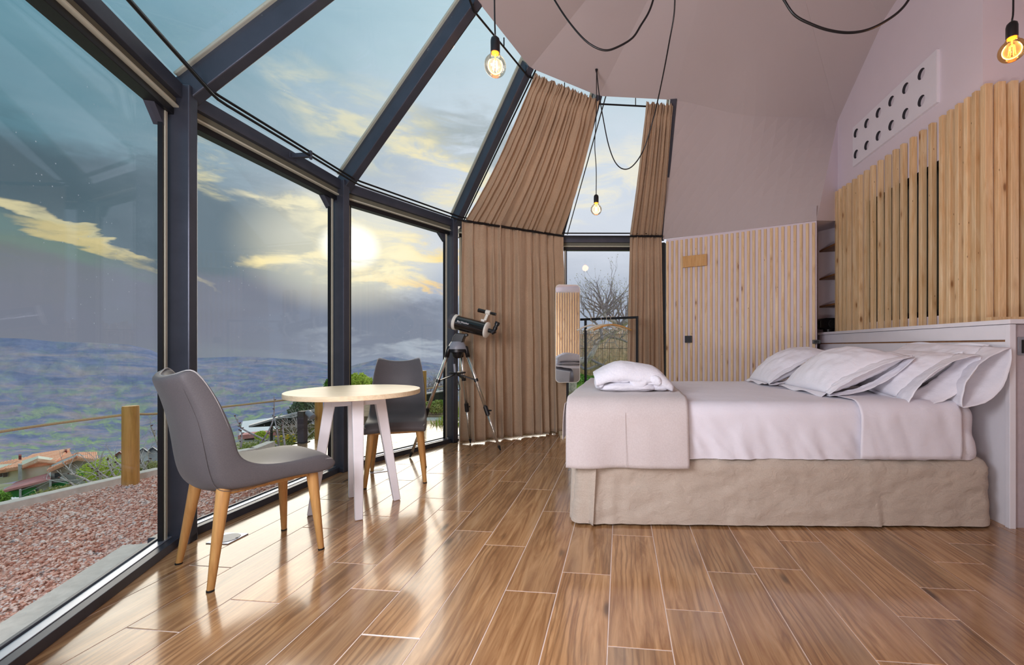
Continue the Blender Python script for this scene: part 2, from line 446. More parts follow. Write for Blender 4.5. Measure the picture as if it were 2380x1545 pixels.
def emis(name, c, st):
    def f(nt, b):
        b.inputs['Base Color'].default_value = l4(c); b.inputs['Emission Color'].default_value = l4(c); b.inputs['Emission Strength'].default_value = st
    mat(name, f)
emis('filament', '#ffe2b0', 3.0)
emis('filament_amber', '#ffb040', 9.0)
emis('glow_brass', '#ff9a2c', .9)  # collar glows by itself, standing in for bulb light on brass
plain('dark_window', '#39423c', .12, 0, .6, nscale=2, var=.2)
# ================================================================ the dome: plan of the facets
HT = 2.21   # height of the transom
HC = 3.20   # height of the ring where glass meets ceiling
P = {-3: (1.54, -.13), -2: (.39, -.23), -1: (-.696, .163), 0: (-1.499, .993), 1: (-1.857, 2.091), 2: (-1.717, 3.239), 3: (-1.151, 4.20), 4: (-.156, 4.80), 5: (.986, 4.81)}
Cg = {-3: (1.3, .85), -2: (.65, .8), -1: (.01, 1.03), 0: (-.46, 1.52), 1: (-.67, 2.17), 2: (-.627, 2.77), 3: (-.355, 3.425), 4: (.22, 3.808), 5: (.903, 3.868)}
P = {k: Vector((*v, 0)) for k, v in P.items()}; Cg = {k: Vector((*v, HC)) for k, v in Cg.items()}
CEN = Vector((.75, 2.45, 0))
Z = Vector((0, 0, 1))
def radial(k):
    d = CEN-P[k]; d.z = 0; return d.normalized()
FE = Vector((2.307, 4.036, 0))            # right end of the slatted far wall
dL = Vector((.1086, 1, 0)).normalized()   # direction the planks and the headboard run
dR = Vector((1, -.1086, 0)).normalized()
def planeX(c, y): return c+.1086*y
WC = 2.173                                # partition wall face:  x = WC + .1086 y
SC = 2.133                                # room side of its slats
HB = 2.033                                # front of the headboard
def onpl(c, y, h=0): return Vector((planeX(c, y), y, h))
K0, K1, K2 = onpl(WC, 4.238, 3.209), onpl(WC, 3.509, 3.64), onpl(WC, 2.477, 3.84)
PE = onpl(WC, 4.238)

# ---------------------------------------------------------------- floor of planks
def clip(poly, cl):
    # Sutherland-Hodgman, cl convex and counter-clockwise
    out = poly
    for i in range(len(cl)):
        a, b = cl[i], cl[(i+1) % len(cl)]; inp = out; out = []
        ins = lambda p: (b[0]-a[0])*(p[1]-a[1])-(b[1]-a[1])*(p[0]-a[0]) >= 0
        for j in range(len(inp)):
            p, q = inp[j-1], inp[j]; ip, iq = ins(p), ins(q)
            if ip != iq:
                dx, dy = q[0]-p[0], q[1]-p[1]
                den = (b[0]-a[0])*dy-(b[1]-a[1])*dx
                t = -((b[0]-a[0])*(p[1]-a[1])-(b[1]-a[1])*(p[0]-a[0]))/den
                out.append((p[0]+t*dx, p[1]+t*dy))
            if iq: out.append(q)
        if not out: return []
    return out
room_poly = [tuple((P[k]+(-radial(k))*.0).xy) for k in (-3,)] + [(3.0, .3), (3.6, 1.5), (3.5, 4.6), (2.2, 4.7)] + [tuple((P[k]-radial(k)*.11).xy) for k in (5, 4, 3, 2, 1, 0, -1, -2)]
def inset(poly, d):
    c = Vector((sum(p[0] for p in poly)/len(poly), sum(p[1] for p in poly)/len(poly)))
    return [tuple((Vector(p)+(c-Vector(p)).normalized()*d)) for p in poly]
fl = struct('floor')
mesh('grout_bed', [(x, y, -.0012) for x, y in room_poly]+[(x, y, -.12) for x, y in room_poly],
     [tuple(range(len(room_poly))), tuple(range(2*len(room_poly)-1, len(room_poly)-1, -1))]+[(i, i+len(room_poly), (i+1) % len(room_poly)+len(room_poly), (i+1) % len(room_poly)) for i in range(len(room_poly))], 'grout', fl)
joints = {-4: 2.117, -3: 1.976, -2: 1.613, -1: 1.769, 0: 1.346, 1: 1.561, 2: 1.842, 3: 1.898, 4: 1.372, 5: 1.608, 6: 1.81}
PLW, PLL = .2025, .80
def lay(parent, poly, irange, jr, name='plank', zt=0.0):
    cnt = 0
    for i in irange:
        v0 = -.041+PLW*i; j0 = joints.get(i, random.random()*PLL)
        for j in range(*jr):
            d0 = j0*.994+j*PLL+.1*.108
            g = .0019
            q = [(v0+g, d0+g), (v0+PLW-g, d0+g), (v0+PLW-g, d0+PLL-g), (v0+g, d0+PLL-g)]
            w = [tuple((dR*a+dL*b).xy) for a, b in q]
            c = clip(w, poly)
            if len(c) < 3: continue
            ar = abs(sum(c[k-1][0]*c[k][1]-c[k][0]*c[k-1][1] for k in range(len(c))))/2
            if ar < .0006: continue
            o = Vector((*((dR*(v0+PLW/2)+dL*(d0+PLL/2)).xy), zt)); M = Matrix.Rotation(atan2(.1086, 1), 3, 'Z')  # world to plank
            n = len(c); bot = [M@(Vector((x, y, zt-.008))-o) for x, y in c]
            cc = sum((b.xy for b in bot), Vector((0, 0)))/n
            top = [Vector((*(b.xy+(cc-b.xy).normalized()*.0015), 0)) for b in bot]
            mid = [Vector((b.x, b.y, -.0016)) for b in bot]
            me = bpy.data.meshes.new(name)
            me.from_pydata(top+mid, [], [tuple(range(n))]+[(k, n+k, n+(k+1) % n, (k+1) % n) for k in range(n)]); me.update()
            if me.polygons[0].normal.z < 0: me.flip_normals()
            me.materials.append(MATS['plank_tile'])
            ob = bpy.data.objects.new(name, me); COL.objects.link(ob); ob.parent = parent
            ob.location = o+Vector((0, 0, random.uniform(.0, .0005))); ob.rotation_euler = (0, 0, -atan2(.1086, 1)+random.choice((0, pi))*0)
            cnt += 1
    return cnt
lay(fl, room_poly, range(-14, 17), (-4, 8))

# ---------------------------------------------------------------- glazed facets
def facet_dirs(k):
    a, b = P[k], P[k+1]; t = (b-a).normalized(); n = Vector((t.y, -t.x, 0))
    if n.dot(CEN-a) < 0: n = -n
    return a, b, t, n
trimn = [0]
def trim(): trimn[0] += 1; return 'trim_%d' % trimn[0]
def post(k):
    r = radial(k); t = Vector((-r.y, r.x, 0))
    if t.dot(P[k+1 if k < 5 else k]-P[k]) < 0: t = -t
    b = MB(); c = P[k]-r*.06-t*.028
    b.box(c+Z*(HT/2), r*.06, t*.028, Z*(HT/2))
    b.box(c-r*.03+Z*.02, r*.09, t*.03, Z*.02)
    o = b.build(trim(), 'steel_dark', None, bevel=.006); o['kind'] = 'structure'
    o['label'] = 'dark blue steel post of the glazed wall'
    return o
setorg((0, 0, 0))
for k in (0, 1, 2, 3, 4, 5): setorg(P[k]); post(k)
for k in (0, 1, 2, 3, 4, 5):       # rafters
    setorg(P[k]); r = radial(k)
    p = P[k]+Z*(HT-.02)-r*.06; q = Cg[k]-r*.03+Z*.04
    b = MB(); b.beam(p, q, .062, .12, up=Vector((0, 0, 1)), off=(-.0, 0))
    # capping and light seal strip on the outer side
    b.beam(p+Z*.07-r*.01, q+Z*.07-r*.01, .10, .015, up=Z, mi=1)
    o = b.build(trim(), ['steel_dark', 'light_strip'], None, bevel=.005); o['kind'] = 'structure'; o['label'] = 'sloping steel rafter carrying the roof glass'
def window(idx, k, upper=True):
    a, b, t, n = facet_dirs(k); L = (b-a).length
    w = struct('window_%d' % idx, a)
    a0 = a-n*.085; s, e = a0+t*.03, a0+t*(L-.03)
    m = MB()
    # transom: blue box, olive channel, light strip, dark lower frame
    m.beam(s+Z*(HT-.035), e+Z*(HT-.035), .09, .07, mi=0)
    m.beam(s+Z*(HT-.088)-n*.01, e+Z*(HT-.088)-n*.01, .055, .036, mi=1)
    m.beam(s+Z*(HT-.112)-n*.004, e+Z*(HT-.112)-n*.004, .07, .010, mi=2)
    m.beam(s+Z*(HT-.135)-n*.02, e+Z*(HT-.135)-n*.02, .06, .034, mi=3)
    m.beam(s+Z*(HT+.012)-n*.02, e+Z*(HT+.012)-n*.02, .05, .02, mi=4)
    m.build('transom', ['steel_dark', 'olive_gasket', 'light_strip', 'black_metal', 'alu'], w, bevel=.002)
    m = MB()
    m.beam(s+Z*.02+n*.02, e+Z*.02+n*.02, .035, .04, mi=0)
    m.beam(s+Z*.028-n*.018, e+Z*.028-n*.018, .038, .03, mi=1)
    m.beam(s+Z*.02-n*.046, e+Z*.02-n*.046, .014, .06, mi=0)
    m.build('sill', ['steel_dark', 'alu'], w, bevel=.002)
    m = MB()
    for q, sg in ((s, 1), (e, -1)):
        c = q-n*.02+t*sg*(.035 if sg > 0 else .055)
        m.box(c+Z*1.07, t*.006, n*.009, Z*1.03, 0)
        m.box(c+t*(.016 if sg < 0 else -.016)+Z*1.07-n*.0, t*.008, n*.014, Z*1.03, 1)
    m.build('jamb', ['black_metal', 'light_strip'], w)
    m = MB(); m.box((s+e)/2-n*.03+Z*1.07, t*(L/2-.06), n*.003, Z*1.03)
    m.build('pane', 'glass', w)
    # corner bracket of the opening casement
    c = e-t*.10-n*.01+Z*(HT-.175); m = MB()
    m.add([c+t*.05+Z*.03, c-t*.03+Z*.03, c+t*.05-Z*.05, c+t*.05+Z*.03-n*.04, c-t*.03+Z*.03-n*.04, c+t*.05-Z*.05-n*.04], [(0, 1, 2), (5, 4, 3), (0, 3, 4, 1), (1, 4, 5, 2), (2, 5, 3, 0)])
    m.build('corner_bracket', 'steel_dark', w)
    if upper:
        p0, p1 = a-n*.06+Z*(HT+.03), b-n*.06+Z*(HT+.03); c0, c1 = Cg[k]+Z*.06-n*.03, Cg[k+1]+Z*.06-n*.03
        up = (c0-p0).cross(p1-p0).normalized()*.004
        m = MB(); m.add([p0, p1, c1, c0, p0+up, p1+up, c1+up, c0+up], [(0, 1, 2, 3), (7, 6, 5, 4), (0, 4, 5, 1), (1, 5, 6, 2), (2, 6, 7, 3), (3, 7, 4, 0)])
        m.build('roof_pane', 'glass', w)
        m = MB()
        up2 = up.normalized()
        d = (p1-p0).normalized()
        m.beam(p0+d*.075-up2*.01, c0+(c1-c0).normalized()*.075-up2*.01, .007, .012, mi=0)
        m.build('seal', ['rubber'], w)
    return w
for i, k in enumerate((-3, -2, -1, 0, 1, 2, 3, 4)):
    if k >= -1: window(i-1, k)          # window_1 .. window_6

# ---------------------------------------------------------------- white walls and ceiling
setorg((0, 0, 0))
APEX = Vector((1.0, 2.4, 3.98))
def wallmesh(name, quads, m, th=0):
    b = MB()
    for q in quads: b.add(q, [tuple(range(len(q)))])
    o = b.build(name, m, None); o['kind'] = 'structure'; return o
b = MB()
rim = [Cg[k] for k in (-1, 0, 1, 2, 3, 4, 5)]+[K0, K1, K2, Vector((3.6, 2.35, 3.3)), Vector((3.3, 1.2, 3.2)), Vector((2.2, .9, 3.2)), Cg[-3], Cg[-2]]
vs = [APEX]+rim; n = len(rim)
mid = [APEX.lerp(v, .5)+Z*.04 for v in rim]
vs = [APEX]+mid+rim
fs = [(0, 1+i, 1+(i+1) % n) for i in range(n)]+[(1+i, 1+n+i, 1+n+(i+1) % n, 1+(i+1) % n) for i in range(n) if i != 6]
b.add(vs, fs)
# the plastered slope above the slatted far wall
E5 = Vector((1.0, 4.80, 2.16)); FT = FE+Z*2.15
nt_, ns_ = 14, 14; gv = []
for i in range(nt_+1):
    t = i/nt_; B_, M_, T_ = E5.lerp(FT, t), Cg[5].lerp(K0, t), mid[6].lerp(mid[7], t); w_ = sst(t, 0, .5)*(1-sst(t, .5, 1))*.55
    for j in range(ns_+1):
        s_ = j/ns_; bz = B_*(1-s_)**2+M_*2*s_*(1-s_)+T_*s_**2
        pl_ = B_.lerp(M_, s_*2) if s_ < .5 else M_.lerp(T_, s_*2-1)
        q_ = pl_.lerp(bz, w_)
        if i == nt_ and j > ns_//2: q_ = q_+dR*.03+Z*.012
        gv.append(q_)
b.add(gv, [(i*(ns_+1)+j, (i+1)*(ns_+1)+j, (i+1)*(ns_+1)+j+1, i*(ns_+1)+j+1) for i in range(nt_) for j in range(ns_)])
ceil = b.build('ceiling', 'ceiling_paint', None, smooth=False); ceil['kind'] = 'structure'
bm = bmesh.new(); bm.from_mesh(ceil.data); bmesh.ops.remove_doubles(bm, verts=bm.verts, dist=.002); bmesh.ops.recalc_face_normals(bm, faces=bm.faces); bm.to_mesh(ceil.data); bm.free()
md = ceil.modifiers.new('thick', 'SOLIDIFY'); md.thickness = .03; md.offset = 1 if ceil.data.polygons[0].normal.z > 0 else -1
setorg((0, 0, 0))
# far wall with its slats
tF = (FE-Vector((1.034, 4.783, 0))).normalized(); nF = Vector((tF.y, -tF.x, 0)); nF = nF if nF.y < 0 else -nF
F0 = Vector((1.034, 4.783, 0)); LF = (FE-F0).length
wf = struct('wall_far')
m = MB(); m.box((F0+FE)/2-nF*.054+Z*1.08, tF*(LF/2), nF*.045, Z*1.08); m.build('plaster', 'plaster', wf)
m = MB(); m.box(F0-tF*.03-nF*.0+Z*1.07, tF*.02, nF*.03, Z*1.05); m.build('edge_post', 'black_metal', wf)
slat_cache = {}
def slat(parent, p, t, n, w, d, h0, h1, name='slat'):
    key = (round(w, 3), round(d, 3), round(h1-h0, 2))
    if key not in slat_cache:
        setorg((0, 0, 0)); b = MB(); b.box((0, 0, (h1-h0)/2), (w/2, 0, 0), (0, d/2, 0), (0, 0, (h1-h0)/2))
        o = b.build(name, 'pine', None); me = o.data; bpy.data.objects.remove(o)
        bm = bmesh.new(); bm.from_mesh(me)
        bmesh.ops.bevel(bm, geom=[e for e in bm.edges if abs((e.verts[0].co-e.verts[1].co).z) > .1], offset=.0018, segments=1, affect='EDGES'); bm.to_mesh(me); bm.free()
        slat_cache[key] = me
    o = bpy.data.objects.new(name, slat_cache[key]); COL.objects.link(o); o.parent = parent
    o.location = Vector(p)+Z*h0; o.rotation_euler = (random.uniform(-.0015, .0015), random.uniform(-.001, .001), atan2(t.y, t.x))
    return o
for i in range(28):
    s = F0+tF*(LF*(i+.35)/27.8); slat(wf, s, tF, nF, .0255, .018, .0, 2.13)
# partition
wp = struct('wall_partition')
m = MB()
def wq(y0, y1, h0, h1a, h1b):
    a, b_ = onpl(WC, y0), onpl(WC, y1)
    m.add([a+Z*h0, b_+Z*h0, b_+Z*h1b, a+Z*h1a, a+Z*h0+dR*.12, b_+Z*h0+dR*.12, b_+Z*h1b+dR*.12, a+Z*h1a+dR*.12], [(0, 1, 2, 3), (7, 6, 5, 4), (0, 3, 7, 4), (1, 5, 6, 2), (3, 2, 6, 7), (0, 4, 5, 1)])
wy0, wy1, wh0, wh1 = 2.80, 3.73, 1.16, 2.22
wq(2.54, wy0, 0, 3.85, 3.78); wq(wy0, wy1, 0, wh0, wh0); wq(wy1, 4.238, 0, 3.54, 3.22)
a, b_ = onpl(WC, wy0), onpl(WC, wy1)
m.add([a+Z*wh1, b_+Z*wh1, b_+Z*3.54, onpl(WC, 3.509)+Z*3.65, a+Z*3.80], [(0, 1, 2, 3, 4)])
m.build('plaster', 'plaster', wp)
# near return of the partition, facing the camera
NR = onpl(WC+.003, 2.54)
m = MB(); m.box(NR+dR*.65+dL*.03+Z*1.95, dR*.65, dL*.03, Z*1.95); m.build('plaster', 'plaster', wp)
# internal window glimpsed behind the slats
wi = struct('window_7', onpl(WC, 3.265, 1.7))
m = MB()
for y in (wy0+.02, wy1-.02): m.box(onpl(WC+.03, y, (wh0+wh1)/2), dR*.03, dL*.02, Z*(wh1-wh0)/2)
for h in (wh0+.02, wh1-.02): m.box(onpl(WC+.03, (wy0+wy1)/2, h), dR*.03, dL*(wy1-wy0)/2, Z*.02)
m.build('window_frame', 'black_metal', wi)
m = MB(); m.box(onpl(WC+.045, (wy0+wy1)/2, (wh0+wh1)/2), dR*.004, dL*((wy1-wy0)/2-.02), Z*((wh1-wh0)/2-.02)); m.build('pane', 'dark_window', wi)
setorg((0, 0, 0))
pxs = [1940.6, 1948, 1957, 1966, 1979.5, 1992.5, 2007, 2022.5, 2039.5, 2056, 2074, 2092, 2113, 2134.7, 2157.5, 2182, 2199.5, 2219.6, 2238.8, 2258]
for q in pxs:
    u = (q-CX)/FPX; y = SC/(u-.1086)
    slat(wp, onpl(SC+.0175, y-.016)+Vector((0, 0, 0)), dL, dR, .030, .036, 1.09, 2.485)
cy = SC/((2282-CX)/FPX-.1086)
slat(wp, onpl(SC+.02, cy-.012), dL, dR, .036, .042, 1.09, 2.485)
for i in range(14):
    s = onpl(SC, cy-.025)+dR*(.085+i*.066); slat(wp, s+dL*.01, dR, dL, .040, .036, 1.12, 2.49)
m = MB(); m.box(onpl(SC, cy-.035, 1.106)+dR*.52, dR*.52, dL*.03, Z*.014); m.build('slat_rail', 'pine', wp)
# vent panel with twelve cups
m = MB(); cup = MB(); disc = MB(); y0, y1, h0, h1 = 2.884, 3.925, 2.612, 2.972
VC = WC-.022; VY = [3.03+.168*i for i in range(6)]; VH = [2.706, 2.898]
ys = [y0]+[(VY[i]+VY[i+1])/2 for i in range(5)]+[y1]; hs = [h0, (VH[0]+VH[1])/2, h1]
Nn = 20
for i in range(6):
    for j in range(2):
        c = Vector((VY[i], VH[j])); R = .038
        ring = [(c.x+R*cos(2*pi*k/Nn), c.y+R*sin(2*pi*k/Nn)) for k in range(Nn)]
        sq = []
        for k in range(Nn):
            t = 2*pi*k/Nn; dx, dy = cos(t), sin(t); f = 1e9
            if dx > 1e-6: f = min(f, (ys[i+1]-c.x)/dx)
            if dx < -1e-6: f = min(f, (ys[i]-c.x)/dx)
            if dy > 1e-6: f = min(f, (hs[j+1]-c.y)/dy)
            if dy < -1e-6: f = min(f, (hs[j]-c.y)/dy)
            sq.append((c.x+dx*f, c.y+dy*f))
        # corners snapped
        cor = [(ys[i+1], hs[j+1]), (ys[i], hs[j+1]), (ys[i], hs[j]), (ys[i+1], hs[j])]
        for cc in cor:
            kk = min(range(Nn), key=lambda k: (sq[k][0]-cc[0])**2+(sq[k][1]-cc[1])**2); sq[kk] = cc
        v = [onpl(VC, a, b2) for a, b2 in ring]+[onpl(VC, a, b2) for a, b2 in sq]
        m.add(v, [(k, Nn+k, Nn+(k+1) % Nn, (k+1) % Nn) for k in range(Nn)])
        cup.add([onpl(VC, a, b2) for a, b2 in ring]+[onpl(VC+.024, a, b2) for a, b2 in ring], [(k, (k+1) % Nn, Nn+(k+1) % Nn, Nn+k) for k in range(Nn)]+[tuple(Nn+k for k in range(Nn))])
for (a, b2, c, d) in ((y0, h0, y1, h0), (y1, h0, y1, h1), (y1, h1, y0, h1), (y0, h1, y0, h0)):
    m.add([onpl(VC, a, b2), onpl(VC, c, d), onpl(WC, c, d), onpl(WC, a, b2)], [(0, 1, 2, 3)])
vp = thing('vent_panel', 'white panel with two rows of six round openings, high above the slats', 'vent', onpl(WC, 3.4, h0))
m.build('panel', 'white_board', vp)
for i in range(12):
    c = MB(); n1 = Nn*2
    c.v = cup.v[i*n1:(i+1)*n1]; c.f = [tuple(x-i*n1 for x in f) for f in cup.f[i*(Nn+1):(i+1)*(Nn+1)]]; c.mi = [0]*len(c.f)
    c.build('vent_cup', 'dark_cup', vp, recalc=False)
# niche behind: back, side, soffit, fascia
setorg((0, 0, 0))
NL = A(1901, 586, 4.62); NL.z = 0; NRt = Vector((3.05, 4.50, 0))
wn = struct('wall_niche')
m = MB()
m.add([NL, NRt, NRt+Z*2.3, NL+Z*2.3], [(0, 1, 2, 3)])
m.add([FE, NL, NL+Z*2.3, FE+Z*2.3], [(0, 1, 2, 3)])
m.add([PE, NRt, NRt+Z*2.3, PE+Z*2.3], [(0, 1, 2, 3)])
m.add([FE+Z*2.15, PE+Z*2.25, NRt+Z*2.28, NL+Z*2.2], [(0, 1, 2, 3)])
m.add([FE+Z*2.15, PE+Z*2.25, K0], [(0, 1, 2)])
m.build('plaster', 'plaster', wn)
# walls behind the camera, also slatted (seen in the mirror)
wb = struct('wall_back')
B0, B1 = Vector((.30, -.42, 0)), Vector((2.7, .18, 0)); tB = (B1-B0).normalized(); nB = Vector((-tB.y, tB.x, 0)); LB = (B1-B0).length
m = MB(); m.box((B0+B1)/2-nB*.07+Z*1.65, tB*LB/2, nB*.04, Z*1.65)
m.add([B1+Z*0, Vector((3.6, 1.5, 0)), Vector((3.6, 1.5, 3.3)), B1+Z*3.3], [(0, 1, 2, 3)])
m.add([Vector((3.6, 1.5, 0)), Vector((3.72, 2.4, 0)), Vector((3.72, 2.4, 3.4)), Vector((3.6, 1.5, 3.4))], [(0, 1, 2, 3)])
m.build('plaster', 'plaster', wb)
for i in range(int(LB/.054)):
    slat(wb, B0+tB*(.03+i*.054)-nB*.012, tB, nB, .030, .034, 0, 2.13)
setorg((0, 0, 0))
m = MB()   # plaster band between the back walls and the ceiling
rimb = [Vector((3.3, 1.2, 3.2)), Vector((2.2, .9, 3.2)), Cg[-3], Cg[-2], Cg[-1]]
low = [Vector((3.6, 1.5, 3.3)), B1+Z*3.0, P[-3]+Z*2.3, P[-2]+Z*2.2, P[-1]+Z*2.2]
m.add(rimb+low, [(i, i+1, 6+i, 5+i) for i in range(4)])
m.add([P[-2], P[-1], P[-1]+Z*2.2, P[-2]+Z*2.2], [(0, 1, 2, 3)])
o = m.build('wall_behind', 'plaster', None); o['kind'] = 'structure'

# ---------------------------------------------------------------- curtain rods along the glazing
def rodpts(off, h, ks=(-1, 0, 1, 2, 3, 4, 5)):
    out = []
    for k in ks:
        r = radial(k); q = P[k]+r*off+Z*h
        if out:
            pass
        out.append(q)
    res = []
    for i, q in enumerate(out):
        if 0 < i < len(out)-1:
            a = (out[i-1]-q).normalized(); b_ = (out[i+1]-q).normalized()
            res += [q+a*.06, q+a*.02+b_*.02*0, q+b_*.02, q+b_*.06] if False else [q+a*.05, q+(a+b_)*.012, q+b_*.05]
        else: res.append(q)
    return res
t1 = thing('curtain_rod', 'pair of thin black rods running along the transom of the glazed wall', 'rod', P[1]+Z*2.1)
for off, h in ((.05, HT+.010), (.085, HT-.035)):
    m = MB(); m.tube(rodpts(off, h), .0075, 8); m.build('rod', 'black_metal', t1, smooth=True)
def bracket(k, f):
    a, b_, t, n = facet_dirs(k); c = a.lerp(b_, f)+Z*(HT-.03); m = MB()
    m.box(c+n*.01-Z*.0, t*.012, n*.075, Z*.014); m.box(c-n*.04, t*.03, n*.004, Z*.02); m.box(c+n*.085, t*.008, n*.006, Z*.028)
    m.build('bracket', 'steel_dark', t1, bevel=.002)
bracket(1, .56)
t2 = thing('curtain_rod', 'thin black rod following the edge where the roof glass meets the ceiling', 'rod', Cg[3]-Z*.1)
def ringpts(ks, off, dz):
    out = []
    for k in ks:
        r = (CEN-Cg[k]); r.z = 0; r.normalize(); out.append(Cg[k]-r*off+Z*dz)
    return out
m = MB(); m.tube(ringpts((0, 1, 2, 3, 4, 5), .03, -.055), .0075, 8); m.build('rod', 'black_metal', t2, smooth=True)
for k in (1, 2, 3, 4):
    q = ringpts((k, k+1), .03, -.055)
    for f in (.04, .5, .96):
        m = MB(); c = q[0].lerp(q[1], f); m.beam(c, c+Z*.07, .008, .008, up=(1, 0, 0)); m.build('rod_hanger', 'black_metal', t2)
setorg((0, 0, 0))
# ================================================================ curtains
def curtain_panel(name, parent, T0, T1, B0, B1, nrm, n, amp0, amp1, nv=26, seed=0, sag=0., header=0., edge=0., tuck=0.):
    T0, T1, B0, B1, nrm = map(Vector, (T0, T1, B0, B1, nrm)); rr = random.Random(seed)
    ph = [rr.uniform(0, 6.28) for _ in range(8)]
    def fn(u, v):
        uu = u+.018*sin(2*pi*u*2.3+ph[0])+.012*sin(2*pi*u*5.1+ph[1])
        top = T0.lerp(T1, u); bot = B0.lerp(B1, u)
        p = top.lerp(bot, v)
        amp = lerp(amp0, amp1, v)
        w = sin(2*pi*n*uu+ph[2]+.5*sin(3*v+ph[3])+.25*sin(7*v+u*9))
        w2 = sin(2*pi*n*.43*uu+ph[4]+1.1*v)
        w3 = sin(2*pi*n*2.1*uu+ph[5]+2*v)*.22*(1-v*.6)
        f = amp*(w*.75+w2*.45+w3)
        if header > 0 and v < .16:      # ruffled heading
            k = 1-abs(v-.0)/.16
            f += header*k*sin(2*pi*n*2.2*u+ph[6])*.8
            if v < .035: p = p+Z*.012*sin(2*pi*n*1.7*u+ph[7])
            pinch = sst(v, .03, .08)*(1-sst(v, .08, .16)); f *= 1-.5*pinch
        side = (T1-T0).normalized()
        p = p+nrm*f+side*amp*.35*cos(2*pi*n*uu+ph[2])*(.4+.6*v)
        p = p+Vector((0, 0, -1))*sag*sin(pi*v)+nrm*sag*.6*sin(pi*v)
        p = p+nrm*(.006*nz(p+Vector((seed, 0, 0)), 7)) - side*edge*sin(pi*v)*(1-2*u)
        if tuck: p = p-nrm*tuck*(1-v)**6
        return p
    return grid(name, fn, int(n*14), nv*2, 'curtain_cloth', parent, True, .004)
def facet_pt(k, f, h, off=.06):
    a, b_, t, n = facet_dirs(k); return a.lerp(b_, f)+n*off+Z*h
a3, b3, t3_, n3 = facet_dirs(3); a4, b4, t4_, n4 = facet_dirs(4)
def ceilpt(k, f, dz=-.06, off=.0):
    q = Cg[k].lerp(Cg[k+1], f); r = CEN-q; r.z = 0; return q+r.normalized()*off+Z*dz
ct = thing('curtain', 'wide pleated brown curtain drawn across the glazing beside the telescope', 'curtain', facet_pt(3, .5, 0), 'brown curtains tied down to the rods')
curtain_panel('lower_panel', ct, facet_pt(3, .02, HT-.02), facet_pt(3, .99, HT-.02), facet_pt(3, .02, .02, .10), facet_pt(3, 1.0, .02, .12), n3, 11, .022, .062, 24, 3, header=.004)
sl3 = (ceilpt(3, .5)-facet_pt(3, .5, HT)).cross(t3_).normalized()
if sl3.dot(Z) > 0: sl3 = -sl3
curtain_panel('upper_panel', ct, ceilpt(3, .04, -.055, .02), ceilpt(3, .985, -.055, .02), facet_pt(3, .05, HT-.03, .04), facet_pt(3, .985, HT-.03, .04), sl3, 16, .024, .018, 26, 5, sag=.05, header=.012)
ce = thing('curtain', 'narrow gathered brown curtain bunched against the slatted far wall', 'curtain', facet_pt(4, .9, 0), 'brown curtains tied down to the rods')
curtain_panel('lower_panel', ce, facet_pt(4, .68, HT-.02), facet_pt(4, .995, HT-.02), facet_pt(4, .63, .02, .09), facet_pt(4, 1.02, .02, .10), n4, 6, .022, .055, 24, 11, header=.004)
sl4 = (ceilpt(4, .5)-facet_pt(4, .5, HT)).cross(t4_).normalized()
if sl4.dot(Z) > 0: sl4 = -sl4
curtain_panel('upper_panel', ce, ceilpt(4, .63, -.055, .02), ceilpt(4, .985, -.055, .02), facet_pt(4, .68, HT-.03, .04), facet_pt(4, .995, HT-.03, .04), sl4, 8, .026, .018, 26, 17, sag=.03, header=.012)
for pp, (x0, x1, kk) in ((ct, (.02, .99, 3)), (ce, (.68, 1.0, 4))):
    setorg(pp.location)
    m = MB(); m.tube([facet_pt(kk, lerp(x0, x1, i/20), HT-.03+.002*sin(i*2.), .085) for i in range(21)], .011, 6); m.build('tie_band', 'black_metal', pp, smooth=True)
setorg((0, 0, 0))

# ================================================================ bed
N0, N1, X0, X1 = Vector((.0, 2.262, 0)), Vector((2.165, 2.215, 0)), Vector((.195, 3.745, 0)), Vector((2.35, 3.70, 0))
def bedmap(u, v): return N0.lerp(N1, u).lerp(X0.lerp(X1, u), v)
def rbox(name, m, parent, u0, u1, v0, v1, z0, z1, r, disp, res=(90, 60, 12), skip_bottom=True):
    """rounded block laid out in bed coordinates (metres along u, v)"""
    L, Wd = 2.165, 1.5
    nx, ny, nzz = res; key = {}; vs = []; fs = []
    def vid(i, j, k):
        if (i, j, k) in key: return key[(i, j, k)]
        X = lerp(u0, u1, i/nx); Y = lerp(v0, v1, j/ny); H = lerp(z0, z1, k/nzz)
        cx = min(max(X, u0+r), u1-r); cy_ = min(max(Y, v0+r), v1-r); rz = min(r, (z1-z0)*.48); cz = min(max(H, z0+rz*.0), z1-rz)
        d = Vector((X-cx, Y-cy_, (H-cz) if H > cz else 0)); L1 = max(abs(d.x), abs(d.y), abs(d.z))
        if d.length > 1e-9: d = d*(L1/d.length)
        q = Vector((cx, cy_, cz if H > cz else H))+d
        nn = d.normalized() if d.length > 1e-6 else Vector((0, 0, 1))
        w = bedmap(q.x/L, q.y/Wd); w.z = q.z
        wn_ = Vector((nn.x, nn.y, nn.z)); w = w+wn_*disp(q, nn)
        key[(i, j, k)] = len(vs); vs.append(w); return key[(i, j, k)]
    for i in range(nx):
        for j in range(ny): fs.append((vid(i, j, nzz), vid(i+1, j, nzz), vid(i+1, j+1, nzz), vid(i, j+1, nzz)))
    for k in range(nzz):
        for i in range(nx):
            fs.append((vid(i, 0, k), vid(i+1, 0, k), vid(i+1, 0, k+1), vid(i, 0, k+1)))
            fs.append((vid(i+1, ny, k), vid(i, ny, k), vid(i, ny, k+1), vid(i+1, ny, k+1)))
        for j in range(ny):
            fs.append((vid(0, j+1, k), vid(0, j, k), vid(0, j, k+1), vid(0, j+1, k+1)))
            fs.append((vid(nx, j, k), vid(nx, j+1, k), vid(nx, j+1, k+1), vid(nx, j, k+1)))
    return mesh(name, vs, fs, m, parent, True)
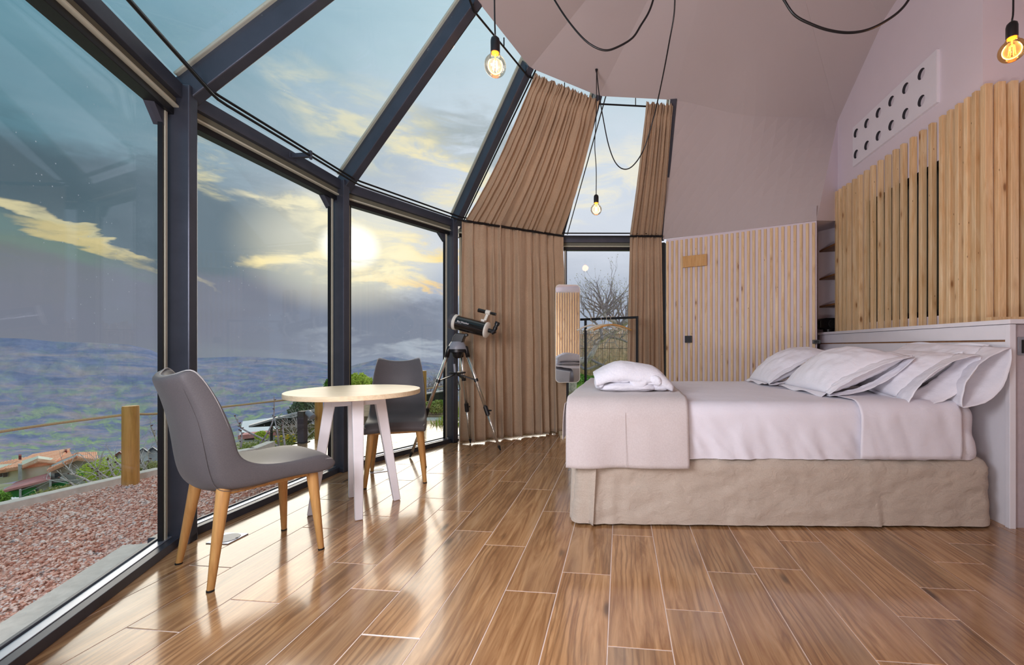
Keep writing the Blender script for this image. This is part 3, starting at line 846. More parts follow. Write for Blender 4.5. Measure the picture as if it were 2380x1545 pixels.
bed = thing('bed', 'double bed with white sheets and a crumpled beige linen skirt', 'bed', bedmap(.5, .5))
def dskirt(q, n):
    f = .010*nz((q.x*1.0, q.y, q.z*2.4), 6, 4)+.004*nz((q.x*3, q.y*3, q.z*9), 5, 3)
    if q.x < .35: f += .010*sin(q.x*70+q.y*40)*sst(.40-q.z, 0, .3)*(1-q.x/.35)
    f += .02*sst(.25-q.z, 0, .25)*(1 if q.x < 1.6 else .3)
    return f
sk = rbox('skirt', 'linen', bed, .0, 2.20, .0, 1.5, .012, .362, .07, dskirt, (150, 60, 22))
pl = MB(); pts = []
def dsheet(q, n):
    f = .004*nz((q.x, q.y, q.z), 5, 3)
    if n.z < .8 and q.y < .3:          # pulled creases on the near side
        s_ = q.x*1.0+(q.z-.35)*.35
        f += (.016*nz((s_*1.8, 0, q.z*.7), 5, 2)+.018*abs(nz((s_*3.2+1.7*q.z, 3, q.z*1.0), 3, 2)))*sst(.66-q.z, 0, .2)*(.35+.65*sst(.64-q.z, .05, .28))
    return f
rbox('mattress', 'sheet_white', bed, .02, 2.13, .015, 1.485, .352, .652, .075, dsheet, (170, 70, 22))
# folded-over band of the top sheet near the pillows
def band(name, m, parent, u0, u1, zlow, lift, disp, vmax=1.5, nu=30, nv=90, r=.075, ztop=.652, skew=0., thick=.003):
    L, Wd = 2.165, 1.5
    side = ztop-r-zlow; arc = r*pi/2; tot = side+arc+(vmax-2*r)+arc+side
    def fn(a, b):
        X = lerp(u0, u1, a); s = b*tot
        if s < side: yy, zz, n = 0, zlow+s, Vector((0, -1, 0))
        elif s < side+arc:
            t = (s-side)/r; yy, zz, n = r-r*cos(t), ztop-r+r*sin(t), Vector((0, -cos(t), sin(t)))
        elif s < side+arc+vmax-2*r: yy, zz, n = r+(s-side-arc), ztop, Vector((0, 0, 1))
        elif s < side+2*arc+vmax-2*r:
            t = (s-side-arc-(vmax-2*r))/r; yy, zz, n = vmax-r+r*sin(t), ztop-r+r*cos(t), Vector((0, sin(t), cos(t)))
        else: yy, zz, n = vmax, ztop-r-(s-side-2*arc-(vmax-2*r)), Vector((0, 1, 0))
        X += skew*(1-b)*0
        w = bedmap(X/L, yy/Wd); w.z = zz
        return w+n*(lift+disp(X, yy, zz, a, b))
    return grid(name, fn, nu, nv, m, parent, True, thick)
band('sheet_fold', 'sheet_white', bed, 1.50, 2.02, .362, .012, lambda X, y, z, a, b: .004*nz((X*2, y, z), 5, 2)+.006*nz((X*9+z*3, y, 0), 1.6, 2)*(1 if z < .6 else 0), nu=40)
# pleat strip on the foot corner of the skirt
def pleat(u, v):
    a = Vector((-.012, 2.36, 0)); b_ = Vector((.118, 2.235, 0)); p = a.lerp(b_, u); n = Vector((-.7, -.71, 0))
    return p+Z*(.014+.335*v)+n*(.018*sin(pi*u)+.010*sin(u*14)*(1-v)+.018*(1-v))
grid('corner_pleat', pleat, 30, 16, 'linen', bed, True, .003)
rn = thing('bed_runner', 'pale greyish beige linen throw draped over the foot of the bed', 'throw', bedmap(.14, .5)+Z*.35)
def drun(X, y, z, a, b):
    f = .004*nz((X, y, z), 6, 3)
    if z < .56: f += (.56-z)*.10*(1+.5*sin(X*17))+.007*sin(X*21+1)*((.56-z)/.25)
    f += .008*sin(pi*a)*0
    return f
band('cloth', 'runner', rn, -.045, .600, .315, .022, drun, nu=44, nv=110, r=.085, ztop=.655)
def fr(u, v):   # end of the throw folded down over the foot
    w = bedmap(-.045/2.165, lerp(0.03, .97, u)); w.z = .64-.20*v
    return w+Vector((-1, .13, 0))*(.012+.03*sin(pi*v*.5)*0+.012*(1-(1-v)**3)+.004*sin(u*20)*v)+Z*(-.05*(1-abs(2*u-1))**0*0)
grid('foot_drop', fr, 50, 12, 'runner', rn, True, .003)
m = MB(); m.v = []
def seamline():
    pts = []
    for i in range(30):
        zz = lerp(.325, .60, i/29); w = bedmap(.268/2.165, 0); w.z = zz; w.y -= .0255+((.56-zz)*.13 if zz < .56 else 0); pts.append(w)
    return pts
m.tube(seamline(), .0012, 5); m.build('stitched_seam', 'runner', rn)

# ---------------- pillows
def pillow(label, B0_, B1_, T0_, T1_, puff, near_open=.10, flange=.045, seed=0, monogram=False, lens=.05):
    """B0 near-bottom, B1 far-bottom, T0 near-top, T1 far-top corners of the stuffed body"""
    B0_, B1_, T0_, T1_ = map(Vector, (B0_, B1_, T0_, T1_))
    p = thing('pillow', label, 'pillow', (B0_+B1_+T0_+T1_)/4, 'white pillows against the headboard')
    nrm = (T0_-B0_).cross(B1_-B0_).normalized()
    if nrm.z < 0: nrm = -nrm
    L = (B1_-B0_).length; H = (T0_-B0_).length
    def pos(a, b): return B0_.lerp(T0_, a).lerp(B1_.lerp(T1_, a), b)
    def thick(a, b):
        if a <= 0 or a >= 1 or b >= 1 or b <= 0: return 0
        return puff*(max(0, sin(pi*a))**.55)*(max(0, sin(pi*b))**.42)
    na, nb = 36, 48
    def surf(sg):
        def fn(i, j):
            a, b = i, j
            q = pos(a, b); e = min(a, 1-a, b, 1-b)
            wr = .010*nz((a*3+seed, b*5, sg), 2.0, 4)*min(1, e*8)+.008*abs(nz((a*9+b*4+seed, b*9-a*3, sg), 1.2, 2))*max(0, 1-e*4)*min(1, e*20)
            return q+nrm*(sg*thick(a, b)*(1.0 if sg > 0 else .4)+wr*sg)
        return fn
    vs = []; fs = []
    for sg in (1, -1):
        base = len(vs); f = surf(sg)
        for i in range(na+1):
            for j in range(nb+1): vs.append(f(i/na, j/nb))
        for i in range(na):
            for j in range(nb):
                q = (base+i*(nb+1)+j, base+(i+1)*(nb+1)+j, base+(i+1)*(nb+1)+j+1, base+i*(nb+1)+j+1)
                fs.append(q if sg < 0 else q[::-1])
    o = mesh('cushion', vs, fs, 'pillow_white', p, True)
    bm = bmesh.new(); bm.from_mesh(o.data); bmesh.ops.remove_doubles(bm, verts=bm.verts, dist=.0015); bmesh.ops.recalc_face_normals(bm, faces=bm.faces); bm.to_mesh(o.data); bm.free()
    # open sleeve end: two hemmed flaps with a lens-shaped mouth between them
    out = (B0_-B1_).normalized()
    for sg, nm in ((1, 'upper_flap'), (-1, 'lower_flap')):
        def flap(u, v, sg=sg):
            q = pos(u, .03)+out*(near_open+.03*L)*v
            bow = lens*sin(pi*u)**.8*v
            pinch = thick(min(max(u, .02), .98), .05)*.9*(1-v*.6)
            return q+nrm*(sg*(bow+pinch*.8)+.006*nz((u*6+seed, v*2, sg), 1.5, 2))+ (T0_-B0_).normalized()*(.02*(u-.5)*v)-Z*(.02*v*sin(pi*u))*(1 if sg < 0 else .4)
        grid(nm, flap, 36, 10, 'pillow_white', p, True, .003)
    # flat flange on the long edges
    for aa, nm in ((0, 'hem'), (1, 'hem')):
        def fl_(u, v, aa=aa):
            q = pos(aa, u); d = (T0_-B0_).normalized()*(1 if aa else -1)
            return q+d*flange*v+nrm*(.010*sin(u*11+seed)*v+.004)
        grid(nm, fl_, 40, 4, 'pillow_white', p, True, .003)
    if monogram:
        for r0, r1, dx in ((.030, .012, -.05), (.014, .012, -.012), (.014, .012, .014), (.014, .012, .04), (.016, .013, .068)):
            m = MB(); ca, cb = monogram
            pts = []
            for k in range(19):
                t = 2*pi*k/18; a = ca+(dx+r0*.55*sin(t))/H; b = cb+(r1*1.3*cos(t))/L
                f = surf(1)(a, b); pts.append(f+nrm*.0015)
            m.tube(pts, .0011, 4, cap=False); m.build('embroidery', 'gold_thread', p)
    setorg((0, 0, 0)); return p
pillow('white pillow with gold embroidery, farthest one, nearest the slatted far wall', (1.44, 3.14, .675), (1.49, 3.62, .675), (1.92, 3.14, .90), (1.97, 3.62, .90), .135, .03, .03, 1, (.34, .80), .02)
pillow('white pillow with gold embroidery and a hemmed open end, in the middle of the row', (1.49, 2.50, .672), (1.52, 3.08, .675), (1.93, 2.46, .885), (1.97, 3.04, .90), .145, .05, .035, 4, (.40, .84), .022)
pillow('white pillow whose open end hangs over the mattress edge, behind the embroidered ones', (1.80, 2.36, .66), (1.86, 2.96, .72), (2.135, 2.33, .905), (2.17, 2.96, .90), .10, .11, .012, 8, None, .062)
pillow('white pillow leaning on the headboard with its mouth gaping, nearest the camera side', (2.03, 2.32, .66), (2.09, 2.94, .74), (2.245, 2.30, .95), (2.30, 2.94, .965), .085, .13, .012, 12, None, .07)
pillow('white pillow lying flat behind the embroidered ones, mostly hidden', (1.98, 3.08, .70), (2.03, 3.64, .70), (2.31, 3.08, .82), (2.35, 3.60, .82), .08, .04, .012, 15, None, .02)

# ---------------- folded bathrobe
tw = thing('folded_bathrobe', 'folded fluffy white towelling bathrobe lying on the beige throw', 'bathrobe', (.37, 2.75, .68))
def lump(name, c, sx, sy, sz, seed, flat=.35, squash=1., rot=0., bow=0.):
    bm = bmesh.new(); bmesh.ops.create_icosphere(bm, subdivisions=5, radius=1)
    for v in bm.verts:
        p = v.co.copy(); p.z = (abs(p.z)**.75)*(1 if p.z > 0 else -1); p.x = (abs(p.x)**.7)*(1 if p.x > 0 else -1); p.y = (abs(p.y)**.7)*(1 if p.y > 0 else -1)
        d = 1+.07*nz(v.co+Vector((seed, 0, 0)), 1.6, 3)+.02*nz(v.co*3+Vector((seed, 2, 0)), 2.5, 2)
        q = Vector((p.x*sx*d, p.y*sy*d, p.z*sz*d)); q.z += bow*(1-(q.x/sx)**2)
        q = Matrix.Rotation(rot, 3, 'Z')@q
        v.co = q+Vector(c)-ORG
    me = bpy.data.meshes.new(name); bm.to_mesh(me); bm.free(); me.shade_smooth(); me.materials.append(MATS['terry'])
    o = bpy.data.objects.new(name, me); return link(o, tw)
lump('bottom_fold', (.325, 2.72, .710), .185, .15, .033, 1)
lump('middle_fold', (.33, 2.745, .758), .172, .118, .030, 2)
def drape(u, v):
    x = lerp(-.205, .245, u); t = lerp(-.17, 1.17, v)
    prof = (1-abs(x/.25)**2.6) if abs(x) < .25 else 0
    prof = max(prof, 0)**.6
    y = .15*math.copysign(1-(1-min(1, abs(2*v-1)))**1.4, v-.5)
    edge = (1-abs(2*v-1)**3.0)
    z = .765+.066*prof*max(edge, 0)**.5-.02*(abs(2*v-1)**4)-.05*(1-prof)
    z += .014*nz((x*4, y*4, 4), 2.0, 3)+.012*math.exp(-((x+.03)/.09)**2)*max(edge, 0)-.02*sst(x, .1, .25)
    return Vector((.335+x*(1+.03*sin(v*5)), 2.745+y, z))
top_f = grid('top_fold', drape, 60, 40, 'terry', tw, True, .034)
lump('sleeve_roll', (.525, 2.70, .722), .062, .11, .042, 6)
lump('collar_loop', (.385, 2.600, .760), .062, .026, .022, 9, bow=-.03)
lump('belt_fold', (.465, 2.60, .742), .055, .024, .030, 12, rot=-.5, bow=.015)
lump('belt_end', (.27, 2.615, .752), .07, .02, .014, 21)
lump('side_roll', (.155, 2.72, .735), .030, .13, .042, 14)
m = MB()
for i in range(5):
    c = Vector((.290+i*.017, 2.655+.001*i, .838+.0012*i)); m.tube([c+Vector((.006*cos(t), .0045*sin(t)*1.2, .002*sin(t))) for t in [k*2*pi/10 for k in range(11)]], .001, 4, cap=False)
m.build('embroidery', 'gold_thread', tw)['kind'] = 'stuff'
tw.location.y -= .07; tw.location.z -= .004
setorg((0, 0, 0))

# ================================================================ headboard
hb = thing('headboard', 'long white headboard cabinet with a ledge, standing at the head of the bed', 'headboard', onpl(HB, 3.2))
yN, yF = 2.212, 4.33
def hbox(name, x0, x1, y0, y1, h0, h1, mm, bev=.002):
    m = MB(); c = onpl(HB, (y0+y1)/2, (h0+h1)/2)+dR*((x0+x1)/2); m.box(c, dR*(x1-x0)/2, dL*(y1-y0)/2/dL.y*1.0, Z*(h1-h0)/2)
    return m.build(name, mm, hb, bevel=bev)
hbox('ledge', -.012, .30, yN-.015, yF+.02, 1.068, 1.092, 'white_board')
hbox('upper_panel', .0, .018, yN+.02, yF, .985, 1.066, 'white_board')
hbox('lower_panel', .004, .022, yN+.022, yF, .0, .975, 'white_board')
hbox('gap_strip', .010, .020, yN+.022, yF, .974, .987, 'shelf_wood')
hbox('end_panel', -.004, .026, yN-.004, yN+.024, .0, 1.066, 'white_board')
hbox('side_panel', .026, 1.3, yN+.012, yN+.03, .0, 1.066, 'laminate')
hbox('ledge_return', .30, 1.3, yN-.015, yN+.25, 1.068, 1.092, 'white_board')
hbox('socket', .045, .14, yN+.006, yN+.014, .905, 1.000, 'grey_plastic')
hbox('socket_insert', .060, .14, yN+.000, yN+.010, .915, .985, 'black_plastic')
setorg((0, 0, 0))
# niche shelves
for i, (h, wd) in enumerate(((1.973, 'upper'), (1.669, 'middle'), (1.37, 'lower'))):
    a = Vector((*NL.xy, h)); p1 = NL.lerp(FE, .12); 
    q = [NL+Vector((.01, -.01, 0)), Vector((2.62, 4.22, 0)), Vector((3.0, 4.40, 0)), NRt+Vector((-.02, -.01, 0))]
    m = MB(); setorg(q[0]+Z*h); m.prism([v+Z*h for v in q], Z*.018)
    o = m.build('shelf', 'shelf_wood'); tag(o, wd+' of the three dark wooden shelves in the narrow white niche', 'shelf', 'niche shelves')
setorg((0, 0, 0))
sp = thing('portable_speaker', 'matt black octagonal speaker on a short foot, at the far end of the headboard ledge', 'speaker', Vector((2.62, 4.28, 1.092)))
c = A(1932, 755, 4.36); m = MB()
m.prism([c+Vector((a, -.02, b_)) for a, b_ in ((-.125, -.03), (-.125, .045), (-.105, .062), (-.06, .072), (.05, .072), (.10, .05), (.12, 0), (.10, -.045), (-.085, -.045))], Vector((0, .10, 0))); m.build('body', 'black_plastic', sp, bevel=.008)
m = MB(); m.lathe(c+Vector((-.01, .03, -.13)), Z, [(.06, 0), (.055, .01), (.045, .03), (.05, .09)], 20); m.build('foot', 'black_plastic', sp)
m = MB(); m.lathe(c+Vector((0, -.02, .01)), (0, -1, 0), [(.045, 0), (.045, .008), (.038, .010), (.03, .004)], 24); m.build('speaker_grille', 'rubber', sp)
setorg((0, 0, 0))
# things on the far wall
def onF(px, py, off=.0):
    """point on the slatted far wall seen at a pixel"""
    d = Vector(((px-CX)/FPX, 1, (CY-py)/FPX)); o = F0+nF*off; t = nF.dot(o)/nF.dot(d); return d*t+Z*CAMH
def plate(px0, py0, px1, py1, off, th):
    a, b_ = onF(px0, py1, off), onF(px1, py0, off); b_ = Vector(b_); h0 = a.z; h1 = b_.z
    c = (a+b_)/2; l = Vector((b_.x-a.x, b_.y-a.y, 0)).length
    return c, l, h1-h0, th
c, l, h, th = plate(1587, 590, 1643, 622, .03, .018)
setorg(c-Z*h/2); m = MB(); m.box(c, tF*l/2, nF*th/2, Z*h/2)
for f in (-.28, .02, .3): m.box(c+tF*l*f+nF*(th/2), tF*.0015, nF*.0008, Z*h/2*.99)
sg = m.build('wooden_plaque', 'sign_wood', bevel=.0015); tag(sg, 'small plain honey coloured wooden board fixed across the slats of the far wall', 'board')
c, l, h, th = plate(1592, 780, 1608, 796, .03, .02)
sw = thing('wall_switch', 'small square black switch plate on the slatted far wall', 'switch', c-Z*h/2)
m = MB(); m.box(c, tF*l/2, nF*th/2, Z*h/2); m.build('plate', 'black_plastic', sw, bevel=.002)
m = MB(); m.box(c+nF*(th/2+.002), tF*l/2*.7, nF*.003, Z*h/2*.7); m.build('rocker', 'black_metal', sw, bevel=.001)
c = A(1898, 794, 4.0); sk2 = thing('wall_socket', 'black socket at the end of the slatted wall, just above the far pillow', 'socket', c-Z*.02)
m = MB(); m.box(c, tF*.035, nF*.012, Z*.018); m.build('plate', 'black_plastic', sk2, bevel=.003)
m = MB(); m.box(c+nF*.013, tF*.02, nF*.003, Z*.010); m.build('insert', 'rubber', sk2, bevel=.001)
setorg((0, 0, 0))

# ================================================================ chairs
def make_chair(label):
    ch = thing('dining_chair', label, 'chair', (0, 0, 0), 'grey upholstered chairs at the round table')
    # inner and outer side profiles, x forward, z up
    inn = [(.245, .425), (.235, .445), (.17, .452), (.08, .440), (-.02, .436), (-.10, .445), (-.160, .472), (-.195, .53), (-.215, .60), (-.232, .68), (-.258, .76), (-.285, .825), (-.300, .85)]
    out = [(.268, .410), (.258, .378), (.20, .368), (.10, .375), (.0, .365), (-.10, .350), (-.178, .350), (-.232, .378), (-.260, .45), (-.272, .56), (-.288, .67), (-.318, .78), (-.340, .835)]
    nP = len(inn); nT = 17
    wid = [.188, .196, .202, .206, .206, .206, .204, .200, .197, .192, .182, .166, .152]
    def pt(arr, i, t, inner):
        x, z = arr[i]; s = i/(nP-1); w = wid[i]
        y = w*t*(1.0 if not inner else .97)
        wrap = abs(t)**2.6
        # sides come forward on the back and rise in the bend
        bend = math.exp(-((s-.50)/.17)**2)
        fwd = .075*sst(s, .45, .7)*(1-.35*sst(s, .85, 1))+.040*bend
        up = .030*bend+.012*(1-sst(s, .1, .4))*-1
        x += fwd*wrap*(1 if inner else .8); z += up*wrap
        if i >= nP-2: z -= .016*(abs(t)**2)*0-.012*(abs(t)**2); 
        if i == nP-1: z += .012*(t*t)-.010
        return Vector((x, y, z))
    vs = []; fs = []
    for arr, inner in ((inn, True), (out, False)):
        for i in range(nP):
            for j in range(nT):
                t = -1+2*j/(nT-1); t = math.copysign(abs(t)**.8, t); vs.append(pt(arr, i, t, inner))
    idx = lambda k, i, j: k*nP*nT+i*nT+j
    for i in range(nP-1):
        for j in range(nT-1):
            fs.append((idx(0, i, j), idx(0, i, j+1), idx(0, i+1, j+1), idx(0, i+1, j)))
            fs.append((idx(1, i, j), idx(1, i+1, j), idx(1, i+1, j+1), idx(1, i, j+1)))
    for j in range(nT-1):
        fs.append((idx(0, 0, j), idx(1, 0, j), idx(1, 0, j+1), idx(0, 0, j+1)))
        fs.append((idx(0, nP-1, j), idx(0, nP-1, j+1), idx(1, nP-1, j+1), idx(1, nP-1, j)))
    for i in range(nP-1):
        fs.append((idx(0, i, 0), idx(0, i+1, 0), idx(1, i+1, 0), idx(1, i, 0)))
        fs.append((idx(0, i, nT-1), idx(1, i, nT-1), idx(1, i+1, nT-1), idx(0, i+1, nT-1)))
    o = mesh('upholstered_shell', vs, fs, 'leatherette', ch, True)
    bm = bmesh.new(); bm.from_mesh(o.data); bmesh.ops.recalc_face_normals(bm, faces=bm.faces); bm.to_mesh(o.data); bm.free()
    sb = o.modifiers.new('smooth', 'SUBSURF'); sb.levels = 2; sb.render_levels = 2
    # piping along the whole front edge
    pe = lambda i, t: pt(inn, i, t, True).lerp(pt(out, i, t, False), .22)
    path = [Vector((v.x, v.y*.968, v.z-.002)) for v in [pe(i, -1) for i in range(nP)]+[pe(nP-1, t)-Z*.001 for t in (-.6, -.2, .2, .6)]+[pe(i, 1) for i in range(nP-1, -1, -1)]]
    m = MB(); m.tube(smoothpath(path, 4), .003, 6); m.build('piping', 'piping', ch, smooth=True)
    # seams down the back corners
    for sgn in (-1, 1):
        path = [pt(out, i, sgn*.86, False)+Vector((-.001, sgn*.003, -.001)) for i in range(4, nP-1)]
        m = MB(); m.tube(smoothpath(path, 3), .0012, 5); m.build('seam', 'leatherette', ch)
    # low back pad crease
    m = MB(); m.box((.0, 0, .358), (.17, 0, 0), (0, .16, 0), (0, 0, .008)); m.build('under_frame', 'oak_leg', ch, bevel=.003)
    for (x, y, fx, fy) in ((-.16, .15, -.215, .19), (-.16, -.15, -.215, -.19), (.17, .15, .195, .19), (.17, -.15, .195, -.19)):
        m = MB(); m.lathe((0, 0, 0), Z, [(.001, 0), (.0105, .001), (.0125, .006), (.0245, .37), (.024, .385)], 16)
        m.v = [Vector((v.x+lerp(fx, x, v.z/.385), v.y+lerp(fy, y, v.z/.385), v.z)) for v in m.v]
        lg = m.build('leg', 'oak_leg', ch, smooth=True, autosm=True)
        m = MB(); m.lathe((fx, fy, 0), Z, [(.0135, 0), (.0135, .007), (.011, .008)], 14); m.build('foot_pad', 'rubber', lg)
    return ch
chair1 = make_chair('grey leatherette chair seen from behind, near the first steel post, left of the round table')
chair2 = dup(chair1); chair2['label'] = 'grey leatherette chair facing the camera, on the far side of the round table'
def place(ch, a, b_, c, d):
    """back-left.. feet a,b at the back, c,d at the front"""
    back = (a+b_)/2; frt = (c+d)/2; f = (frt-back); f.z = 0; ctr = (a+b_+c+d)/4
    f.normalize(); ch.location = Vector((ctr.x, ctr.y, 0))+f*.01; ch.rotation_euler = (0, 0, atan2(f.y, f.x))
place(chair1, F(428, 1304), F(493, 1370), F(658, 1235), F(738, 1280)); chair1.rotation_euler.z += radians(3)
place(chair2, F(862, 1101.5), F(988, 1086.5), F(850, 1134.6), F(986, 1116))

# ================================================================ round table
TC = Vector((-1.288, 2.494, 0))
tb = thing('round_table', 'small round table with a pale oak top and white splayed legs, between the two chairs', 'table', TC)
m = MB(); m.lathe(TC+Z*.668, Z, [(.354, 0), (.358, .002), (.358, .025), (.356, .027)], 72); m.build('tabletop', 'pale_oak', tb, smooth=True, autosm=True)
ft = [F(834, 1207), F(922, 1161), F(818, 1154), F(723.5, 1196)]
for q in ft:
    d = (q-TC).normalized(); top = TC+d*.125+Z*.667; m = MB()
    m.beam(q+Z*.0-d*.0, top, .040, .040, up=d, w2=.062, h2=.058)
    m.v = [Vector((v.x, v.y, max(v.z, 0.0))) for v in m.v]
    m.build('leg', 'white_paint', tb, bevel=.005)
dA = (ft[0]-ft[2]).normalized(); dB = (ft[1]-ft[3]).normalized()
for d in (dA, dB):
    m = MB(); m.box(TC+Z*.635, d*.125, Vector((-d.y, d.x, 0))*.022, Z*.030); m.build('cross_bar', 'white_paint', tb, bevel=.003)
m = MB(); m.lathe(TC+Z*.655, Z, [(.17, 0), (.17, .012)], 40); m.build('mounting_plate', 'white_paint', tb)
setorg((0, 0, 0))
# floor outlet
q = [F(478, 1263.6), F(529.4, 1265.3), F(577.5, 1240.8), F(524, 1239)]
fo = thing('floor_outlet', 'square metal floor outlet plate between the steel post and the near chair', 'outlet', (q[0]+q[2])/2)
m = MB(); m.prism([v+Z*.0004 for v in q], Z*.004); m.build('plate', 'alu', fo, bevel=.001)
c = (q[0]+q[2])/2; m = MB(); m.lathe(c+Z*.0046, Z, [(.052, 0), (.05, .002)], 30); m.build('lid', 'grey_plastic', fo)
m = MB(); m.lathe(c+Vector((.045, .0, .0048)), Z, [(.006, 0), (.005, .003)], 10); m.build('screw', 'black_metal', fo)
q2 = F(880, 1093); fo2 = thing('floor_outlet', 'flat metal floor outlet plate under the far chair', 'outlet', q2)
m = MB(); m.box(q2+Z*.002, t3_*.06, n3*.06, Z*.002); m.build('plate', 'alu', fo2)
m = MB(); m.lathe(q2+Z*.0041, Z, [(.04, 0), (.038, .002)], 24); m.build('lid', 'grey_plastic', fo2)
setorg((0, 0, 0))

# ================================================================ telescope on tripod
TS = Vector((-1.06, 3.86, 0))
tl = thing('telescope', 'black and white telescope on a silver tripod in front of the wide curtain', 'telescope', TS)
hub = A(1063, 808, 3.86)
feet = [Vector((-.675, 3.867, 0)), Vector((-1.405, 3.62, 0)), Vector((-1.02, 4.16, 0))]
hz_ = hub.z
for f in feet:
    d = (f-Vector((hub.x, hub.y, 0))).normalized(); top = Vector((hub.x, hub.y, hz_-.02))+d*.075
    knee = top.lerp(f, .60)
    m = MB(); m.tube([top, knee], .0155, 12); lg = m.build('leg', 'chrome', tl, smooth=True)
    m = MB(); m.tube([knee, top.lerp(f, .965)], .0115, 12); m.build('lower_tube', 'chrome', lg, smooth=True)
    m = MB(); m.tube([top.lerp(f, .56), top.lerp(f, .645)], .0205, 10); m.tube([knee+d*.02, knee+d*.045+Vector((d.y, -d.x, 0))*.01], .007, 8); m.build('clamp', 'black_plastic', lg)
    m = MB(); m.tube([top.lerp(f, .955), f+Z*.004], [.0135, .006], 10); m.build('foot_tip', 'rubber', lg)
    m = MB(); m.tube([top-d*.045+Z*.035, top+d*.004+Z*.02, top.lerp(f, .07)], [.018, .021, .020], 10); m.build('leg_bracket', 'black_plastic', tl, smooth=True)
    br = top.lerp(f, .30); ce_ = Vector((hub.x, hub.y, hz_-.235)); m = MB()
    m.beam(ce_, br, .03, .008); m.tube([top.lerp(f, .285), top.lerp(f, .315)], .0195, 10); m.build('spreader_arm', 'black_plastic', tl)
m = MB(); m.lathe((hub.x, hub.y, hz_-.235), Z, [(.055, 0), (.085, .006), (.085, .014), (.06, .016)], 6); m.build('accessory_tray', 'black_plastic', tl, bevel=.002)
m = MB(); m.lathe((hub.x, hub.y, hz_-.075), Z, [(.028, -.02), (.042, 0), (.05, .03), (.082, .035), (.082, .062)], 24); m.build('tripod_hub', 'black_plastic', tl, smooth=True, autosm=True)
m = MB(); m.lathe((hub.x, hub.y, hz_-.012), Z, [(.086, 0), (.087, .006), (.070, .045), (.055, .068), (.04, .072)], 32); m.build('mount_base', 'grey_plastic', tl, smooth=True, autosm=True)
# fork arm
tube_c = A(1093, 757, 3.83); dv = (A(1130, 769, 3.80)-A(1046, 748, 3.86)).normalized()
m = MB(); m.prism([hub+Vector((a, -.04, b_)) for a, b_ in ((-.045, .05), (.055, .05), (.06, .075), (.085, .125), (-.0, .135), (-.03, .10))], Vector((0, .08, 0))); m.build('mount_arm', 'black_plastic', tl, bevel=.006)
m = MB(); m.lathe(hub+Vector((.095, -.03, .115)), (0, -1, 0), [(.014, 0), (.014, .03), (.010, .034)], 14); m.build('lock_knob', 'black_plastic', tl)
Lh = .165
m = MB(); m.lathe(tube_c-dv*Lh, dv, [(.066, 0), (.066, 2*Lh)], 40); m.build('optical_tube', 'black_gloss', tl, smooth=True, autosm=True)
m = MB(); m.lathe(tube_c-dv*(Lh-.012), dv, [(.066, -.004), (.0715, 0), (.0715, .024), (.066, .028)], 40); m.build('front_ring', 'cream_plastic', tl, smooth=True, autosm=True)
m = MB(); m.lathe(tube_c-dv*(Lh-.012), -dv, [(.071, 0), (.073, .006), (.071, .038), (.052, .040), (.050, .012), (.001, .010)], 40); m.build('front_cap', 'grey_dark', tl, smooth=True, autosm=True)
m = MB(); m.lathe(tube_c+dv*Lh, dv, [(.066, -.012), (.0725, -.010), (.0725, .004), (.06, .012), (.03, .014)], 40); m.build('rear_ring', 'cream_plastic', tl, smooth=True, autosm=True)
side = dv.cross(Z).normalized(); upv = side.cross(dv).normalized()
if side.y > 0: side = -side
fb = tube_c+dv*(Lh-.04)+upv*.065
m = MB(); m.beam(fb-dv*.015, fb+upv*.02-dv*.015+dv*.0, .035, .035, up=dv); m.beam(fb+upv*.015, fb+upv*.075+dv*.012, .022, .024, up=dv)
m.build('finder_bracket', 'cream_plastic', tl, bevel=.003)
fc = fb+upv*.090+dv*.012
m = MB(); m.lathe(fc-dv*.023, dv, [(.017, 0), (.0215, .003), (.0215, .043), (.017, .046)], 24); m.build('finder_ring', 'cream_plastic', tl, smooth=True, autosm=True)
m = MB(); m.lathe(fc-dv*.095, dv, [(.013, .003), (.0185, 0), (.0175, .07), (.0125, .075), (.0125, .135), (.014, .137), (.014, .17), (.008, .168)], 24); m.build('finder_scope', 'black_gloss', tl, smooth=True, autosm=True)
rc = tube_c+dv*(Lh+.012)
m = MB(); m.tube([rc, rc+dv*.05], .019, 16); m.tube([rc+dv*.035-upv*.012, rc+dv*.062+upv*.012], .022, 14); m.build('diagonal', 'black_plastic', tl, smooth=True, autosm=True)
m = MB(); e0 = rc+dv*.052; ed = (upv*.95+dv*.18).normalized()
m.lathe(e0, ed, [(.017, 0), (.017, .022), (.020, .024), (.020, .042), (.0165, .046), (.0165, .062), (.022, .066), (.022, .090), (.018, .095), (.008, .093)], 20); m.build('eyepiece', 'black_plastic', tl, smooth=True, autosm=True)
def text(name, s, size, origin, xdir, ydir, mm, parent, ext=.0004, italic=0., off=None):
    cu = bpy.data.curves.new(name, 'FONT'); cu.body = s; cu.size = size; cu.extrude = ext; cu.shear = italic; cu.align_x = 'CENTER'; cu.align_y = 'CENTER'
    o = bpy.data.objects.new(name, cu); COL.objects.link(o)
    deps = bpy.context.evaluated_depsgraph_get(); me = bpy.data.meshes.new_from_object(o.evaluated_get(deps)); bpy.data.objects.remove(o)
    x, y = Vector(xdir).normalized(), Vector(ydir).normalized(); z = x.cross(y)
    for v in me.vertices: v.co = Vector(origin)+x*v.co.x+y*v.co.y+z*v.co.z-ORG
    me.materials.append(MATS[mm]); me.name = name
    o = bpy.data.objects.new(name, me); return link(o, parent)
text('tube_lettering', 'Sky-Watcher', .022, tube_c-dv*.045+side*.0665+upv*.016, dv, upv, 'white_paint', tl, .0012)
